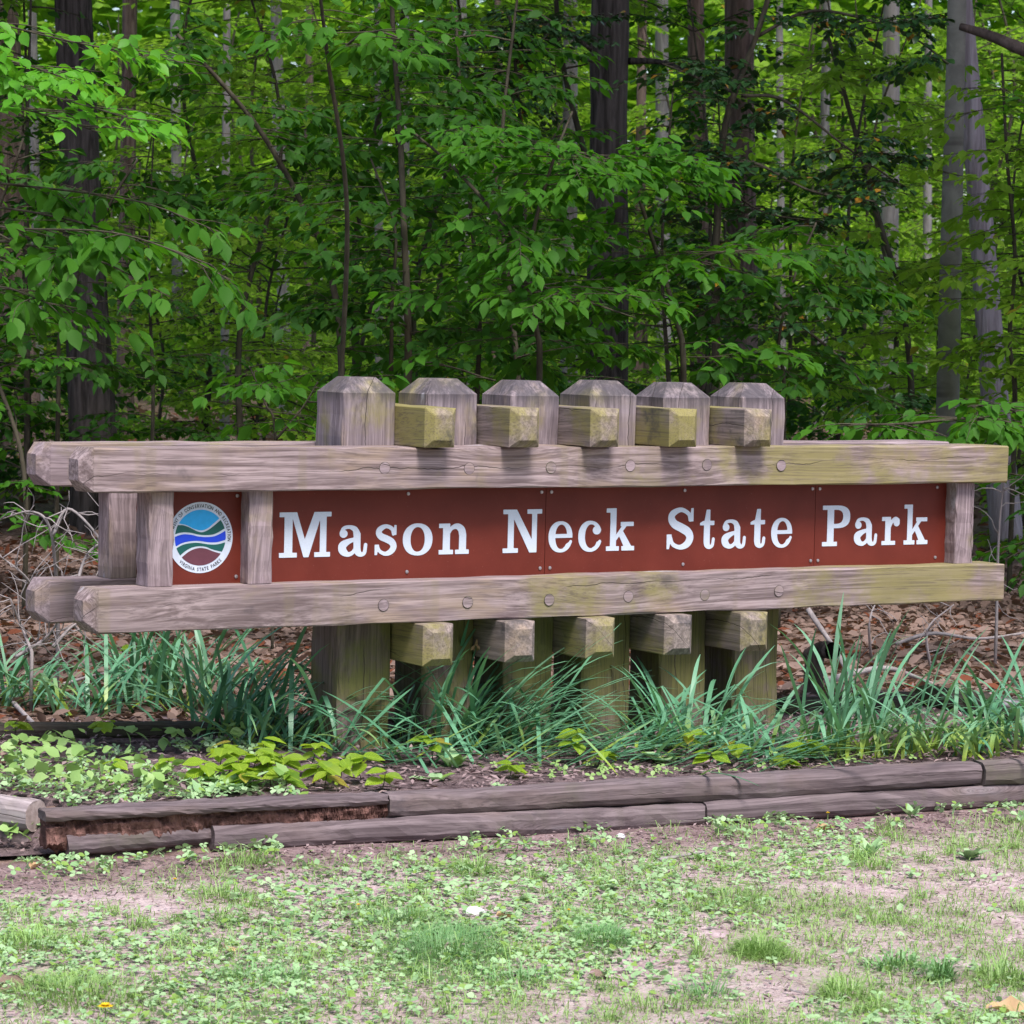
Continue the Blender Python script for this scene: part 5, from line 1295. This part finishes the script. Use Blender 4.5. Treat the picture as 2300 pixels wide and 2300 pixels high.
# stones
def stone(px, py, s, label, seed, mat, z=LAWN_Z):
    rg = np.random.default_rng(seed); g = gz(px, py, z + s * .2); bm = bmesh.new(); bmesh.ops.create_icosphere(bm, subdivisions=2, radius=s / 2)
    k = rg.normal(0, 1, 3)
    for v in bm.verts: v.co = Vector((v.co.x * 1.2, v.co.y, v.co.z * .6)) * (1 + .16 * math.sin(v.co.x * 140 / s * .05 + k[0]) + rg.normal(0, .06))
    me = bpy.data.meshes.new('stone'); bm.to_mesh(me); bm.free(); o = link_mesh('stone', me, mat)
    o.location = (g[0], g[1], float(ground_h(np.array([g[0]]), np.array([g[1]]))[0]) + s * .15); o.rotation_euler = (0, 0, rg.uniform(0, 6)); tag(o, label, 'stone', 'stones on the lawn')
PALE = simple_mat('pale_stone', (.55, .54, .56), (.72, .72, .72), 40, .8, .3, .4)
stone(898, 1722, .055, 'white flat stone at the edge of the large grass patch', 1, PALE)
stone(1172, 1580, .03, 'grey pebble on the bare strip below the long timber', 2, PALE)
# sticks and dead wood
def stick(label, pts, r0_, r1_, seed, mat=B_DEAD, name='stick', group='fallen sticks', sides=7):
    P = np.array(pts); V, F = tube(spline(P, 18), np.linspace(r0_, r1_, 18), sides, .12, seed)
    o = mesh(name, V - P[0], F, mat, None, True); o.location = P[0]; return tag(o, label, 'stick', group)
def gp(px, py, z, lift=.0): g = gz(px, py, z); g[2] += lift; return g
stick('white barkless stick lying through the wide daffodil clump', [gp(1655, 1362, .06), gp(1710, 1385, .05), gp(1760, 1384, .05), gp(1806, 1394, .03)], .011, .007, 901)
stick('short pale stick on the lawn before the long timber', [gp(1245, 1622, LAWN_Z + .01), gp(1285, 1615, LAWN_Z + .012), gp(1330, 1607, LAWN_Z + .012)], .006, .004, 902)
stick('pale twig on the pink soil near the spiky grass tuft', [gp(1490, 1868, LAWN_Z + .008), gp(1560, 1885, LAWN_Z + .008), gp(1640, 1900, LAWN_Z + .008)], .003, .002, 903)
gs = gz(1610, 1295, .03)
stick('bent grey branch leaning down behind the last post', [at(1525, 1150, gs[1] + .5), at(1552, 1190, gs[1] + .4), at(1575, 1225, gs[1] + .25), at(1612, 1292, gs[1])], .012, .009, 904)
gs = gz(1480, 1312, .02)
stick('fallen grey branch lying across the litter behind the last post', [gp(1560, 1285, .03), gp(1620, 1268, .05), gp(1680, 1262, .04), gp(1760, 1290, .02)], .016, .008, 905)
stick('long thin branch across the litter behind the plain rail end', [gp(1690, 1215, .03), gp(1760, 1195, .08), gp(1850, 1205, .04), gp(1960, 1190, .03)], .010, .006, 906)
stick('grey branch in the litter below the emblem end', [gp(0, 1290, .03), gp(30, 1330, .03), gp(70, 1372, .02)], .010, .008, 907)
stick('pale twig crossing the litter under the emblem', [gp(120, 1290, .04), gp(200, 1270, .05), gp(330, 1262, .03)], .006, .003, 908)
stick('mottled branch piece lying between the tall daffodils and the first post', [gp(610, 1300, .03), gp(650, 1330, .03), gp(690, 1352, .02)], .013, .012, 909)
# broken hollow limb: a stub with a sawn-off arm pointing forward
gs = gz(1532, 1312, .0)
st = empty('broken_stump', gs); tag(st, 'dark broken hollow limb standing behind the last post', 'stump')
a0, a1, a2 = np.zeros(3) + [0, 0, -.05], at(1536, 1262, gs[1]) - gs, at(1545, 1225, gs[1]) - gs
V, F = tube(spline([a0, a1, a2], 10), np.linspace(.040, .034, 10), 10, .14, 21); mesh('stub', V, F, B_ROT, st, True)
arm = [a2 + [-.035, .05, -.03], a2 + [.01, -.02, .0], a2 + [.045, -.12, .008]]
V, F = tube(spline(arm, 10), np.linspace(.030, .036, 10), 12, .06, 22); mesh('arm', V, F[:-1], B_ROT, st, True)
e = np.array(arm[-1]); dv = unit(np.array(arm[-1]) - np.array(arm[-2]))
V, F = tube([e - dv * .002, e - dv * .05], [.030, .026], 12); mesh('hollow_shade', V, F, bpy.data.materials['hole_shade_black'], st)  # black plug; the darkness inside the broken arm is put into its colour
